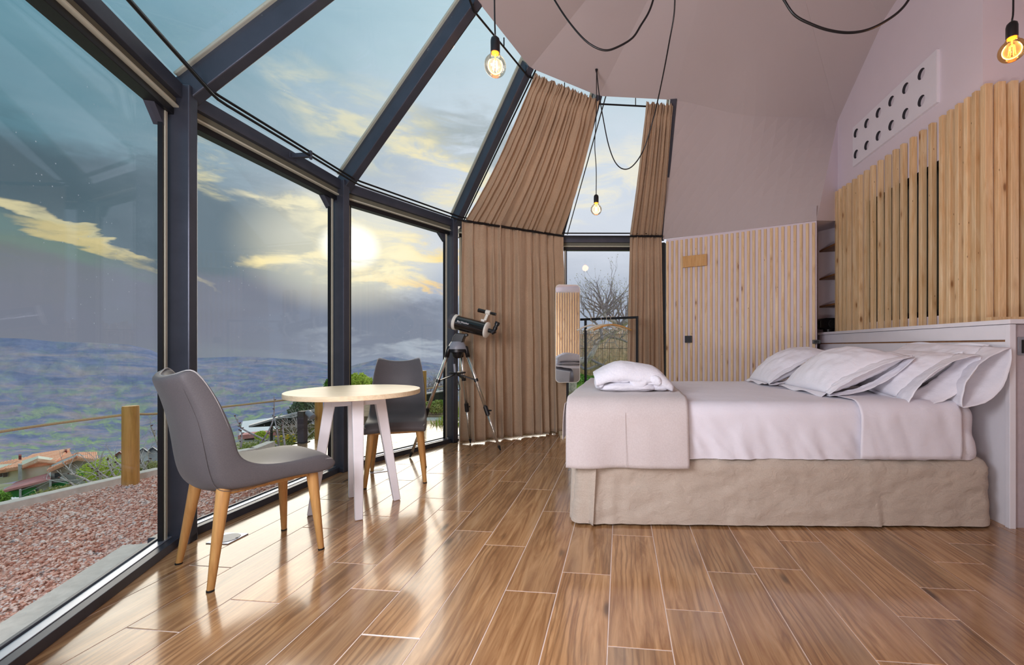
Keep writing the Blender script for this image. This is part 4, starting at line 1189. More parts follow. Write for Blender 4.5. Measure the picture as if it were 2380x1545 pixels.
# hand controller and its cable hanging below the hub
m = MB(); hc = A(1057, 857, 3.82); m.box(hc, (.009, 0, .001), (0, .010, 0), (-.004, 0, .045)); m.build('hand_controller', 'grey_plastic', tl, bevel=.003)
m = MB(); m.tube(smoothpath([hub+Vector((0, -.03, -.09)), A(1062, 850, 3.8), A(1060, 870, 3.79), A(1059, 890, 3.79), A(1064, 905, 3.8), A(1069, 903, 3.82), A(1063, 880, 3.83)], 6), .004, 6); m.build('cable', 'black_plastic', tl, smooth=True)
setorg((0, 0, 0))

# ================================================================ standing mirror
MC = Vector((-.07, 4.46, 0)); ang = radians(6.5); mx_ = Vector((cos(ang), sin(ang), 0)); mn = Vector((sin(ang), -cos(ang), 0))
mr_ = thing('standing_mirror', 'tall narrow mirror with rounded corners on a black pole, in front of the window', 'mirror', MC)
def rrect(w, h, r, n=8):
    out = []
    for cx, cz, a0 in ((w/2-r, h/2-r, 0), (-w/2+r, h/2-r, pi/2), (-w/2+r, -h/2+r, pi), (w/2-r, -h/2+r, 3*pi/2)):
        for k in range(n+1): t = a0+pi/2*k/n; out.append((cx+r*cos(t), cz+r*sin(t)))
    return out
mh0, mh1 = .95-(889-CY)*4.46/FPX, .95+(CY-661)*4.46/FPX; mc = MC+Z*(mh0+mh1)/2
m = MB(); m.prism([mc+mx_*a+Z*b_ for a, b_ in rrect(.262, mh1-mh0, .045)], -mn*.012); m.build('frame', 'cream_plastic', mr_)
m = MB(); m.add([mc+mx_*a+Z*b_+mn*.002 for a, b_ in rrect(.250, mh1-mh0-.012, .042)], [tuple(range(36))]); m.build('mirror_glass', 'mirror', mr_)
m = MB(); m.beam(MC+Z*.03-mn*.03+mx_*.0, MC-mn*.03+Z*mh1*.6, .024, .024, up=mn); m.build('pole', 'black_metal', mr_)
m = MB(); m.box(MC+Z*.018-mn*.02, mx_*.085, mn*.12, Z*.018); m.build('base', 'pale_oak', mr_, bevel=.004)
setorg((0, 0, 0))
# ================================================================ clothes rack
RA, RB = A(1361, 742, 4.62), A(1481, 739, 4.30); RB.z = RA.z
rk = thing('clothes_rack', 'black metal clothes rail standing in front of the window behind the bed', 'rack', Vector((RA.x, RA.y, 0)))
rd = (RB-RA).normalized(); rn_ = Vector((-rd.y, rd.x, 0))
m = MB(); m.beam(RA-rd*.12, RB+rd*.012, .024, .024); m.build('rail', 'black_metal', rk, bevel=.002)
for q in (RA, RB):
    m = MB(); m.beam(Vector((q.x, q.y, .01)), q, .022, .022, up=rd); m.build('upright', 'black_metal', rk, bevel=.002)
    m = MB(); m.box(Vector((q.x, q.y, .012)), rd*.012, rn_*.17, Z*.012); m.build('foot', 'black_metal', rk, bevel=.002)
m = MB(); m.beam(Vector((RA.x, RA.y, .10)), Vector((RB.x, RB.y, .10)), .02, .02); m.build('lower_bar', 'black_metal', rk)
def hanger(px, y, wood_):
    q = RA.lerp(RB, ((px-1361)/120)); q = Vector((q.x, q.y, RA.z))
    h = thing('clothes_hanger', {1378: 'white hanger nearest the mirror on the black clothes rail', 1403: 'second hanger from the mirror on the clothes rail', 1416: 'third hanger from the mirror on the clothes rail', 1426: 'pale wooden hanger farthest right on the clothes rail'}[px], 'hanger', q, 'hangers on the clothes rail')
    ax = (rn_*.8+rd*.6*y).normalized()
    m = MB(); m.tube([q+ax*(.022*cos(t))+Z*(.022*sin(t)) for t in [radians(a) for a in range(-30, 200, 20)]]+[q-ax*.01-Z*.02, q-Z*.035, q-Z*.065], .0028, 6); m.build('hook', 'hooks', h, smooth=True)
    m = MB(); m.tube(smoothpath([q-ax*.2-Z*.125, q-ax*.1-Z*.085, q-Z*.065, q+ax*.1-Z*.085, q+ax*.2-Z*.125], 4), .009, 8); m.build('shoulder_bar', wood_, h, smooth=True)
hanger(1378, .6, 'cream_plastic'); hanger(1403, .8, 'cream_plastic'); hanger(1416, 1.2, 'pale_oak'); hanger(1426, 2.0, 'oak_leg')
setorg((0, 0, 0))

# ================================================================ pendant bulbs and cables
def bulb(c, label, lit=1.0, path=None, r=.047, cable=None):
    t = thing('pendant_bulb', label, 'lamp', c-Z*.05, 'bare bulbs hanging from the ceiling')
    prof = [(.013, .082), (.014, .068), (.018, .058)]+[(r*cos(a), r*sin(a)) for a in [radians(x) for x in range(56, -91, -8)]]
    prof[-1] = (.0005, -r)
    m = MB(); m.lathe(c, Z, prof[::-1], 32); m.build('glass_globe', 'bulb_glass_amber' if lit > 1 else 'bulb_glass', t, smooth=True)
    m = MB(); m.lathe(c+Z*.056, Z, [(.0195, .0), (.0205, .004), (.0205, .05), (.018, .062), (.010, .070), (.004, .073)], 24); m.build('socket', 'black_plastic', t, smooth=True, autosm=True)
    m = MB(); m.lathe(c+Z*.050, Z, [(.013, 0), (.0175, .008), (.0175, .012)], 20); m.build('brass_collar', 'glow_brass', t)
    m = MB()
    for k in range(6):
        a = 2*pi*k/6+.3; d = Vector((cos(a), sin(a), 0)); m.tube([c+d*.008+Z*.022, c+d*.012-Z*.020], .0016, 6)
    m.build('filament', 'filament_amber' if lit > 1 else 'filament', t)['kind'] = 'stuff'
    m = MB(); m.tube([c+Z*.05, c+Z*.02], .003, 8); m.build('stem', 'hooks', t)
    m = MB(); m.tube(path or [c+Z*.126, c+Z*.6, c+Z*1.3], .0035, 8); m.build('cord', 'black_plastic', t, smooth=True)
    ld = bpy.data.lights.new('bulb_light', 'POINT'); lo = bpy.data.objects.new('bulb_light', ld); COL.objects.link(lo); lo.location = c; ld.energy = 2.2*lit; ld.color = lin('#ffb469'); ld.shadow_soft_size = .045
    setorg((0, 0, 0))
b1 = A(1151, 153, 1.85)
bulb(b1, 'clear globe bulb hanging before the roof glass, left of the wide curtain', 1, smoothpath([b1+Z*.128, b1+Vector((-.003, 0, .25)), b1+Vector((-.004, 0, .6)), b1+Vector((0, 0, 1.2))], 6))
hk = A(1386.5, 163, 3.58); b2 = Vector((hk.x-.003, hk.y, A(1385, 487, 3.58).z))
bulb(b2, 'small looking bare bulb hanging farthest away, between the two curtains', 1, smoothpath([b2+Z*.128, b2+Vector((.0, 0, .35)), b2+Vector((-.012, 0, .55)), b2+Vector((.0, 0, .8)), hk-Z*.01], 6))
b3 = A(2352, 118, 1.86)
bulb(b3, 'bare amber globe bulb hanging near the corner of the white partition wall', 1.4, smoothpath([b3+Z*.128, b3+Vector((.006, 0, .22)), b3+Vector((0, 0, .7))], 5))
def cord(label, pts, r, hook=None):
    P_ = [A(a, b_, y) for a, b_, y in pts]; t = thing('electric_cord', label, 'cord', P_[len(P_)//2], 'black cords looping below the ceiling')
    m = MB(); m.tube(smoothpath(P_, 8), r, 8); m.build('cord', 'black_plastic', t, smooth=True)
    if hook: m = MB(); m.lathe(hook-Z*.004, Z, [(.004, -.02), (.009, -.004), (.012, .01)], 12); m.build('ceiling_hook', 'black_metal', t)
    setorg((0, 0, 0))
cord('black cord swagging low across the far window from the ceiling hook', [(1386.5, 163, 3.58), (1392, 215, 3.55), (1401, 270, 3.52), (1414, 335, 3.45), (1430, 377, 3.40), (1450, 393, 3.35), (1472, 384, 3.3), (1497, 345, 3.2), (1520, 270, 3.1), (1540, 180, 2.9), (1556, 95, 2.7), (1567, 30, 2.6), (1569, -40, 2.5)], .0045, hk)
cord('black cord in a wide loop at the top of the ceiling, above the far window', [(1262, -50, 2.3), (1290, 2, 2.3), (1318, 45, 2.3), (1352, 86, 2.3), (1380, 108, 2.3), (1408, 117, 2.3), (1436, 109, 2.3), (1470, 88, 2.3), (1490, 58, 2.3), (1507, 30, 2.3), (1518, 0, 2.3), (1530, -50, 2.3)], .0055)
cord('black cord in a shallow loop at the top, left of the round vent panel', [(1800, -40, 2.0), (1822, 0, 2.0), (1848, 36, 2.0), (1890, 58, 2.0), (1930, 71, 2.0), (1975, 76, 2.0), (2020, 68, 2.0), (2065, 45, 2.0), (2100, 16, 2.0), (2130, -30, 2.0)], .006)
# ================================================================ outside
OH = -.03    # level of the gravel and terrace
# ---- materials
def hillmat(nt, b):
    p = nt.pos(); x, y, z = nt.sep(p)[:3]
    ly = nt.math('LOGARITHM', nt.math('MAXIMUM', y, 10), 2.71828)
    lp = nt.comb(nt.math('MULTIPLY', nt.math('ARCTAN2', x, y), 1000.), ly, 0)
    v = nt.vm(lp, (1/220., 2.0, 1))
    n1 = nt.noise(v, 3.2, 7, .62, .8); n2 = nt.noise(nt.vm(lp, (1/34., 3.0, 1)), 1.5, 7, .72, .6)
    n3 = nt.noise(nt.vm(lp, (1/34., 3.6, 1)), 1.5, 7, .74, .5)
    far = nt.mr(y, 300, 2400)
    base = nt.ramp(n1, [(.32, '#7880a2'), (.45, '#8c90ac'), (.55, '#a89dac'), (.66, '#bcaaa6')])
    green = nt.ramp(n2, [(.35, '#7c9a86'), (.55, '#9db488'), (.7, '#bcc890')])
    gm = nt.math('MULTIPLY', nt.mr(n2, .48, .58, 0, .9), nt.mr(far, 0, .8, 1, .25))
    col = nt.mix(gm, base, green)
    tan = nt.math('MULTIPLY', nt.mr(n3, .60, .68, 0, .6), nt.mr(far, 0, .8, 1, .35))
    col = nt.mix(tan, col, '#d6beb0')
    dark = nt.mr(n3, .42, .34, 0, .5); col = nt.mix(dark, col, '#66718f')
    col = nt.mix(nt.mr(far, 0, 1, .0, .3), col, '#949cbc')  # distance haze painted into the colour; base tones are bluish for it too
    kk = nt.mr(nt.noise(nt.vm(lp, (1/15., 5., 1)), 1.5, 5, .7), .3, .7, .84, 1.14); col = nt.mix(1, col, nt.comb(kk, kk, kk), 'MULTIPLY')
    nt.set(b.inputs['Base Color'], col); b.inputs['Roughness'].default_value = 1; b.inputs['Specular IOR Level'].default_value = 0
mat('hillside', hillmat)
plain('heath_near', '#8a8c68', .95, nscale=.6, var=.5)
plain('lawn', '#b4c65a', .95, nscale=9, var=.35, bump=.6)
def leafmat(name, c0, c1):
    def f(nt, b):
        n = nt.noise(nt.pos(), 9, 3, .6); nt.set(b.inputs['Base Color'], nt.ramp(n, [(.3, c0), (.7, c1)])); b.inputs['Roughness'].default_value = .7
        b.inputs['Specular IOR Level'].default_value = .2
    mat(name, f)
leafmat('leaf_lime', '#b4c840', '#e4ec70'); leafmat('leaf_green', '#5f8f38', '#a4c85a'); leafmat('leaf_pine', '#58684e', '#8c9876')
leafmat('leaf_olive', '#94955c', '#c8c080'); leafmat('leaf_mixed', '#84a444', '#d2c880'); leafmat('petal', '#e3b91e', '#f0d040')
leafmat('grass_blade', '#98b840', '#d8e070')
plain('bark', '#b3a5a8', .8, nscale=30, var=.35); plain('bark_light', '#d6c8c4', .8, nscale=25, var=.4); plain('bark_dark', '#6a5c5a', .85, nscale=30, var=.3)
plain('bud', '#c8bd7a', .7, nscale=40)
def stonemat(nt, b):
    r = nt.vor(nt.pos(), 55, out='Color'); rr = nt.sep(r)[0]
    col = nt.ramp(rr, [(0, '#d0917c'), (.22, '#e6ae9a'), (.5, '#f2c6b6'), (.75, '#fadccf'), (.95, '#fdf0ea'), (1, '#b8b0b2')])
    k = nt.mr(nt.noise(nt.pos(), 60, 3, .6), .3, .7, .85, 1.12)
    nt.set(b.inputs['Base Color'], nt.mix(1, col, nt.comb(k, k, k), 'MULTIPLY')); b.inputs['Roughness'].default_value = .85
mat('red_gravel', stonemat)
def tiles(name, c0, c1):
    def f(nt, b):
        n = nt.noise(nt.pos(), 1.2, 4, .6); nt.set(b.inputs['Base Color'], nt.ramp(n, [(.35, c0), (.65, c1)])); b.inputs['Roughness'].default_value = .85
    mat(name, f)
tiles('roof_tile', '#eb9a72', '#f8bc98'); tiles('roof_red', '#d88482', '#eaa09c'); tiles('render_cream', '#efe5c6', '#f6efda'); tiles('render_grey', '#b8b2ae', '#d4cfcb')
plain('door_green', '#43a253', .6, nscale=3); plain('white_wall', '#f2f2f4', .8, nscale=2, var=.05); plain('roof_dark', '#5c5a5e', .8, nscale=2, var=.2)
plain('brick_red', '#8e4038', .8, nscale=4, var=.2); plain('reed', '#eec6a8', .9, nscale=14, var=.35); plain('shed_dark', '#23271f', .7, nscale=3, var=.6)
plain('shed_edge', '#b9b5b6', .5, nscale=10, var=.2)

# ---- valley and mountains
ridge = [(-900, 800), (-500, 770), (-100, 778), (0, 785), (60, 787), (120, 793), (200, 795), (300, 801), (345, 811), (380, 826), (430, 832), (480, 831), (560, 828), (640, 832), (700, 836), (770, 843), (812, 852), (830, 846), (858, 840), (880, 834), (905, 827), (925, 831), (950, 836), (990, 841), (1040, 848), (1100, 856), (1200, 862), (1350, 866), (1600, 870), (2100, 875)]
cols = [-900, 0, 300, 620, 800, 1000, 1350, 2100]
rows = {4: [1330, 1330, 1290, 1120, 1075, 1065, 1062, 1060], 10: [1215, 1215, 1175, 1052, 1000, 1000, 1000, 1000], 22: [1185, 1185, 1158, 1030, 990, 985, 985, 985], 40: [1172, 1172, 1142, 1015, 980, 975, 975, 975],
        70: [1125, 1125, 1108, 1005, 970, 965, 965, 965], 150: [1085, 1085, 1078, 1000, 965, 955, 955, 955], 300: [1058, 1058, 1050, 990, 955, 945, 945, 945], 600: [1010, 1010, 1005, 960, 935, 930, 930, 930],
        1200: [930, 930, 925, 910, 895, 895, 895, 895], 2200: [835, 838, 850, 862, 868, 866, 885, 890]}
def terr_py(px, y):
    ks = sorted(rows)
    def at(yk): return float(np.interp(px, cols, rows[yk]))
    if y <= ks[0]: return at(ks[0])
    for a, b_ in zip(ks, ks[1:]):
        if y <= b_:
            t = (math.log(y)-math.log(a))/(math.log(b_)-math.log(a)); return lerp(at(a), at(b_), t)
    t = min(1, (y-2200)/1400.); r = float(np.interp(px, [q[0] for q in ridge], [q[1] for q in ridge]))
    return lerp(at(2200), r, t)
_tp = terr_py
def terr_smooth(px, y):
    if y < 70: return _tp(px, y)
    k = .45*min(1, math.log(y/70)/.6)
    return sum(_tp(px, y*math.exp(k*o)) for o in (-1, -.66, -.33, 0, .33, .66, 1))/7 if y < 1500 else lerp(sum(_tp(px, y*math.exp(.45*o)) for o in (-1, -.66, -.33, 0, .33, .66, 1))/7, _tp(px, y), sst(y, 1500, 3000))
def terrain(name, ys, pxs_, m, rough):
    setorg((0, 0, 0))
    vs = []; 
    for y in ys:
        for px in pxs_:
            p = A(px, terr_smooth(px, y), y); 
            if rough and 60 < y < 3500: p.z += rough*y*.004*nz((p.x/(y*.07), math.log(p.y)*5, 1), 1.0, 4)
            vs.append(p)
    n = len(pxs_); fs = [(i*n+j, i*n+j+1, (i+1)*n+j+1, (i+1)*n+j) for i in range(len(ys)-1) for j in range(n-1)]
    o = mesh(name, vs, fs, m, None, True); tag(o, kind='structure'); return o
ysn = [4, 5, 6.5, 8, 10, 13, 17, 22, 30, 40, 52, 70]
ysf = [70*(3600/70)**(i/90) for i in range(91)]
t_ = terrain('valley_slope', ysn, list(range(-900, 2101, 60)), 'heath_near', 0); t_['label'] = 'scrubby slope dropping away below the terrace'
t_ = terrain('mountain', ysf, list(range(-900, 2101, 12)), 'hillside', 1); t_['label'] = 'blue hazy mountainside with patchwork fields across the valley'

# ---- ground outside the glass
setorg((0, 0, 0))
cu0 = F(0, 1187, OH); cu1 = F(363, 1102, OH); cd = (cu1-cu0).normalized()
curbS = cu0-cd*2.2; curbE = cu0+cd*1.12
out_ = [P[k]-radial(k)*.13 for k in (-1, 0, 1, 2, 3, 4, 5)]
# outer corner where terrace begins
TB0 = Vector((-1.75, 3.12, OH)); TB1 = F(640, 1035, OH); TB2 = F(735, 1020, OH); TB3 = F(800, 1004, OH)
def slab(name, pts, h, th, m, label=None):
    setorg((0, 0, 0)); b = MB(); b.prism([Vector((p.x, p.y, h-th)) for p in pts], Z*th); o = b.build(name, m); o['kind'] = 'structure'
    if label: o['label'] = label
    return o
curbC = curbE
slab('gravel_base', [Vector((-.9, -.9, 0)), Vector((-3.6, -.9, 0)), curbS, curbC, Vector((-2.9, 3.45, 0)), Vector((-1.95, 3.3, 0)), out_[2], out_[1], out_[0]], OH-.012, .15, 'red_gravel')
# concrete strip along the glass
for i in (0, 1, 2):
    a, b_ = out_[i], out_[i+1]; t = (b_-a).normalized(); n = Vector((t.y, -t.x, 0)); n = n if n.dot(CEN-a) < 0 else -n
    w = .20 if i < 2 else .02
    if i < 2: slab('foundation_strip', [a+t*-.02, b_+t*.02, b_+t*.05+n*w, a-t*.05+n*w], OH+.016, .12, 'concrete', 'bare concrete footing just outside the glass')
# red gravel, real stones
poly = [(-.95, -.6), (-3.5, -.6), (curbS.x+.06, curbS.y), (curbC.x+.05, curbC.y), (-2.6, 3.16), (-1.86, 3.12), (-1.94, 3.1)]
def inpoly(pts, poly):
    x, y = pts[:, 0], pts[:, 1]; c = np.zeros(len(x), bool); n = len(poly); j = n-1
    for i in range(n):
        xi, yi = poly[i]; xj, yj = poly[j]
        cond = ((yi > y) != (yj > y)) & (x < (xj-xi)*(y-yi)/(yj-yi+1e-12)+xi); c ^= cond; j = i
    return c
def stones(name, poly, N, size, m, label, h0, parent=None, keep=None):
    xs = [p[0] for p in poly]; ys = [p[1] for p in poly]
    pts = np.stack([rng.uniform(min(xs), max(xs), N*3), rng.uniform(min(ys), max(ys), N*3)], 1)
    pts = pts[inpoly(pts, poly)]
    if keep is not None: pts = pts[keep(pts)]
    pts = pts[:N]; n = len(pts)
    base = np.array([(1, 0, 0), (0, 1, 0), (-1, 0, 0), (0, -1, 0), (0, 0, 1), (0, 0, -1)], float)
    tri = np.array([(0, 1, 4), (1, 2, 4), (2, 3, 4), (3, 0, 4), (1, 0, 5), (2, 1, 5), (3, 2, 5), (0, 3, 5)])
    sc = rng.uniform(.55, 1.25, (n, 1, 1))*size*np.stack([rng.uniform(.8, 1.4, (n, 1)), rng.uniform(.55, .95, (n, 1)), rng.uniform(.3, .6, (n, 1))], 2)
    v = base[None]*sc*(1+rng.uniform(-.25, .25, (n, 6, 3)))+rng.uniform(-.15, .15, (n, 6, 3))*size
    a = rng.uniform(0, 6.283, n); b_ = rng.uniform(-.7, .7, n)
    ca, sa_, cb, sb = np.cos(a), np.sin(a), np.cos(b_), np.sin(b_)
    x, y, z = v[..., 0], v[..., 1], v[..., 2]
    y, z = y*cb[:, None]-z*sb[:, None], y*sb[:, None]+z*cb[:, None]
    x, y = x*ca[:, None]-y*sa_[:, None], x*sa_[:, None]+y*ca[:, None]
    V = np.stack([x+pts[:, 0:1], y+pts[:, 1:2], z+h0+rng.uniform(-.006, .012, (n, 1))], 2).reshape(-1, 3)
    Fc = (tri[None]+np.arange(n)[:, None, None]*6).reshape(-1, 3)
    me = bpy.data.meshes.new(name); me.vertices.add(len(V)); me.vertices.foreach_set('co', V.ravel())
    me.loops.add(Fc.size); me.loops.foreach_set('vertex_index', Fc.ravel()); me.polygons.add(len(Fc)); me.polygons.foreach_set('loop_start', np.arange(0, Fc.size, 3)); me.update(); me.validate()
    me.materials.append(MATS[m]); o = bpy.data.objects.new(name, me); COL.objects.link(o); tag(o, label, 'gravel', kind='stuff'); return o
def outside_strip(pts):
    k = np.ones(len(pts), bool)
    for i in (-1, 0, 1, 2):
        a, b_ = np.array(P[i].xy), np.array(P[i+1].xy); t = (b_-a)/np.linalg.norm(b_-a); n = np.array([t[1], -t[0]]); c = np.array(CEN.xy)
        if np.dot(n, c-a) > 0: n = -n
        d = (pts-a)@n; s = (pts-a)@t; L = np.linalg.norm(b_-a)
        w = .33
        near = (s > -.1) & (s < L+.1) & (d < w); k &= ~near
    return k
stones('gravel', poly, 70000, .0105, 'red_gravel', 'reddish pink stone chips outside the left panes', OH-.006, keep=outside_strip)
# curb blocks
kb = thing('concrete_curb', 'low pale concrete curb edging the red gravel', 'curb', curbS)
kn = Vector((-cd.y, cd.x, 0)); kn = kn if kn.x < 0 else -kn
p = curbS; Lc = 1.0; i = 0
while (p-curbS).length < (curbE-curbS).length-.02:
    q = p+cd*min(Lc, (curbE-p).length); m = MB(); m.box((p+q)/2+kn*.04-Z*.01, cd*((q-p).length/2-.004), kn*.04, Z*.045); m.build('curb_block', 'concrete', kb, bevel=.004); p = q
q = [curbE, Vector((-2.92, 3.9, OH)), TB1]
for a, b_ in zip(q, q[1:]):
    t = (b_-a).normalized(); n = Vector((-t.y, t.x, 0)); m = MB(); m.box((a+b_)/2+n*.04, t*((b_-a).length/2-.004), n*.04, Z*.045); m.build('curb_block', 'concrete', kb, bevel=.004)
setorg((0, 0, 0))
# terrace of the same planks
tp = [tuple(v.xy) for v in (Vector((-1.80, 3.14, 0)), out_[4]+Vector((0, 0, 0)), Vector((-.9, 4.75, 0)), Vector((-1.2, 5.55, 0)), Vector((-2.6, 5.55, 0)), Vector((-2.75, 4.6, 0)), Vector((-2.95, 3.14, 0)))]
# convex, counter-clockwise
ter = struct('terrace')
tpc = [(-1.83, 3.13), (-1.30, 4.22), (-.95, 5.6), (-2.55, 5.6), (-2.72, 4.7), (-2.98, 3.13)]
lay(ter, tpc, range(-16, 2), (0, 10), zt=OH)
m = MB(); m.prism([Vector((x, y, OH-.12)) for x, y in tpc], Z*.114); m.build('terrace_bed', 'grout', ter)
slab('gravel_path', [Vector((-2.6, 5.6, 0)), Vector((.0, 5.0, 0)), Vector((.2, 5.9, 0)), Vector((-2.9, 5.95, 0))], OH-.01, .1, 'white_gravel', 'strip of white gravel beyond the terrace')
slab('garden_bed', [Vector((-3.6, 5.95, 0)), Vector((.1, 5.9, 0)), Vector((.1, 7.6, 0)), Vector((-4.2, 7.6, 0))], OH, .3, 'soil', 'bare earth bed')
slab('lawn', [Vector((-1.1, 5.05, 0)), Vector((1.8, 5.05, 0)), Vector((5.5, 12.5, 0)), Vector((-2.4, 12.5, 0))], OH-.02, .3, 'lawn')
slab('footing', [out_[4]+Vector((0, .02, 0)), out_[5], Vector((1.6, 5.1, 0)), Vector((-.8, 5.4, 0)), Vector((-1.35, 4.3, 0))], OH+.0, .2, 'concrete')
# edging log behind the mirror
m = MB(); setorg(F(1300, 968)); m.tube([F(1180, 968, 0), F(1470, 968, 0)], .045, 10); o = m.build('edging_log', 'post_wood', smooth=True); tag(o, 'round wooden edging log between the paving and the lawn', 'edging')
# grass blades and leaves
def blades(name, cx, cy_, sx, sy, N, hgt, wid, m, label, h0=OH, cat='grass', parent=None, lean=.4):
    setorg((0, 0, 0))
    px_ = rng.uniform(-sx, sx, N)+cx; py_ = rng.uniform(-sy, sy, N)+cy_; a = rng.uniform(0, 6.283, N); h = rng.uniform(.5, 1.1, N)*hgt; l = rng.uniform(0, lean, N)*h; b_ = rng.uniform(0, 6.283, N)
    v = np.zeros((N, 3, 3)); w = wid*rng.uniform(.6, 1.3, N)
    v[:, 0] = np.stack([px_-w*np.cos(a), py_-w*np.sin(a), np.full(N, h0)], 1); v[:, 1] = np.stack([px_+w*np.cos(a), py_+w*np.sin(a), np.full(N, h0)], 1)
    v[:, 2] = np.stack([px_+l*np.cos(b_), py_+l*np.sin(b_), h0+h], 1)
    V = v.reshape(-1, 3); me = bpy.data.meshes.new(name); me.from_pydata(V.tolist(), [], np.arange(N*3).reshape(-1, 3).tolist()); me.materials.append(MATS[m])
    o = bpy.data.objects.new(name, me); COL.objects.link(o)
    if parent: o.parent = parent; o['kind'] = 'stuff'
    else: tag(o, label, cat, kind='stuff')
    return o
blades('grass', .6, 8.3, 2.4, 3.1, 26000, .10, .006, 'grass_blade', 'rough green lawn outside the far window', lean=.8)
def bush(label, c, rx, ry, rz, N, size, m, cat='bush', group=None, name='bush', stems=5, stemm='bark_dark', flowers=0, clump=10):
    c = Vector(c); t = thing(name, label, cat, c-Z*rz, group)
    # clumps
    cc = rng.normal(0, 1, (clump, 3)); cc /= np.linalg.norm(cc, axis=1)[:, None]; cc *= rng.uniform(.3, .75, (clump, 1))
    k = rng.integers(0, clump, N); d = rng.normal(0, 1, (N, 3)); d /= np.linalg.norm(d, axis=1)[:, None]; d *= rng.uniform(.5, 1, (N, 1))**.5*.48
    p = (cc[k]+d)*np.array([rx, ry, rz])+np.array(c)
    u = rng.normal(0, 1, (N, 3)); u /= np.linalg.norm(u, axis=1)[:, None]; w = rng.normal(0, 1, (N, 3)); w /= np.linalg.norm(w, axis=1)[:, None]
    s = size*rng.uniform(.5, 1.2, (N, 1)); V = np.stack([p-u*s*.5, p+w*s*.35, p+u*s*.5, p-w*s*.35], 1).reshape(-1, 3)-np.array(ORG)
    me = bpy.data.meshes.new('foliage'); me.from_pydata(V.tolist(), [], np.arange(N*4).reshape(-1, 4).tolist()); me.materials.append(MATS[m])
    o = bpy.data.objects.new('foliage', me); COL.objects.link(o); o.parent = t; o['kind'] = 'stuff'
    m_ = MB()
    for i in range(stems):
        e = Vector(cc[i % clump])*1.0; e = c+Vector((e.x*rx, e.y*ry, e.z*rz)); b0 = c-Z*rz+Vector((random.uniform(-.1, .1)*rx, 0, 0)); m_.tube([b0, b0.lerp(e, .5)+Vector((0, 0, .05*rz)), e], [rz*.035, rz*.025, rz*.01], 5)
    so = m_.build('stems', stemm, t); so['kind'] = 'stuff'
    if flowers:
        fo_ = MB()
        for i in range(flowers):
            q = c+Vector((random.uniform(-1, 1)*rx, -ry*.6, random.uniform(-.2, 1.0)*rz)); fo_.lathe(q, Z, [(size*.2, 0), (size*.55, size*.2), (size*.3, size*.5)], 6)
        f2 = fo_.build('flowers', 'petal', t); f2['kind'] = 'stuff'
    setorg((0, 0, 0)); return t
def bpx(label, px, py, rpx, rpy, y, N, lsz, m, **k):
    s = y/FPX; return bush(label, A(px, py, y), rpx*s, rpx*s*.8, rpy*s, N, lsz*s, m, **k)
bpx('bright lime green bush in front of the grey house, left of the first wooden post', 243, 1092, 52, 42, 14, 5000, 5, 'leaf_lime', clump=14)
bpx('dark leafy shrub at the far left edge, just above the curb', 6, 1158, 18, 20, 6, 1400, 6, 'leaf_green')
bpx('dark grey green pine tuft below the left rim of the table', 704, 945, 36, 30, 11, 3500, 7, 'leaf_pine', name='pine_tree', cat='tree')
bpx('bright green tree poking up beside the second steel post', 772, 912, 30, 40, 14, 3500, 7, 'leaf_green', name='leafy_tree', cat='tree')
bpx('bright green treetop seen just left of the far chair', 845, 890, 34, 24, 14, 2800, 7, 'leaf_lime', name='leafy_tree', cat='tree')
bpx('olive scrub behind the black bollard lamp', 700, 1000, 60, 28, 8, 4200, 6, 'leaf_olive', stemm='bark_light', clump=16)
bpx('low shrub with yellow flowers beside the bollard lamp', 672, 1022, 26, 14, 6, 1500, 5, 'leaf_mixed', flowers=24)
bpx('round yellow green bush in front of the low white building', 606, 1012, 16, 12, 16, 1100, 5, 'leaf_lime')
bpx('low hedge along the slope behind the near chair', 610, 1036, 66, 9, 7, 3000, 5, 'leaf_mixed', clump=22)
bpx('dark hedge right of the first wooden post', 345, 1082, 34, 16, 12, 2200, 5, 'leaf_olive', clump=14)
bpx('weedy green plants in the earth bed left of the third steel post', 1012, 944, 34, 15, 6.2, 3600, 6, 'leaf_mixed', clump=20)
bpx('leafy green weeds at the foot of the reed fence behind the mirror pole', 1345, 884, 55, 14, 10.6, 3600, 6, 'leaf_green', clump=20)
bpx('low tangle of shrubs under the gravel curb, left of the wooden post', 170, 1140, 80, 9, 9, 2600, 5, 'leaf_olive', clump=24)

# ---- timber posts, rope, bollard
def tpost(px, py, wpx, ptop, label):
    b0 = F(px, py, OH); r = wpx/2*b0.y/FPX; top = A(px, ptop, b0.y).z
    setorg(b0); m = MB(); m.lathe(b0-Z*.05, Z, [(r*1.02, 0), (r, .1), (r*.98, top-b0.z+.04), (r*.93, top-b0.z+.05)], 24)
    o = m.build('timber_post', 'post_wood', None, smooth=True, autosm=True); tag(o, label, 'post', 'round timber posts'); setorg((0, 0, 0)); return b0, top
pA, tA = tpost(303.5, 1124, 30, 943, 'round yellowish timber post in the red gravel, left of the first steel post')
pB, tB_ = tpost(741, 1020, 17, 915, 'round yellow timber post seen under the table, beside the black bollard lamp')
pC = Vector((-2.35, 6.6, OH)); setorg(pC); m = MB(); m.lathe(pC, Z, [(.045, 0), (.044, .6)], 16); tag(m.build('timber_post', 'post_wood', None, smooth=True, autosm=True), 'round timber post farthest along the rope, hidden behind the far chair', 'post', 'round timber posts'); setorg((0, 0, 0))
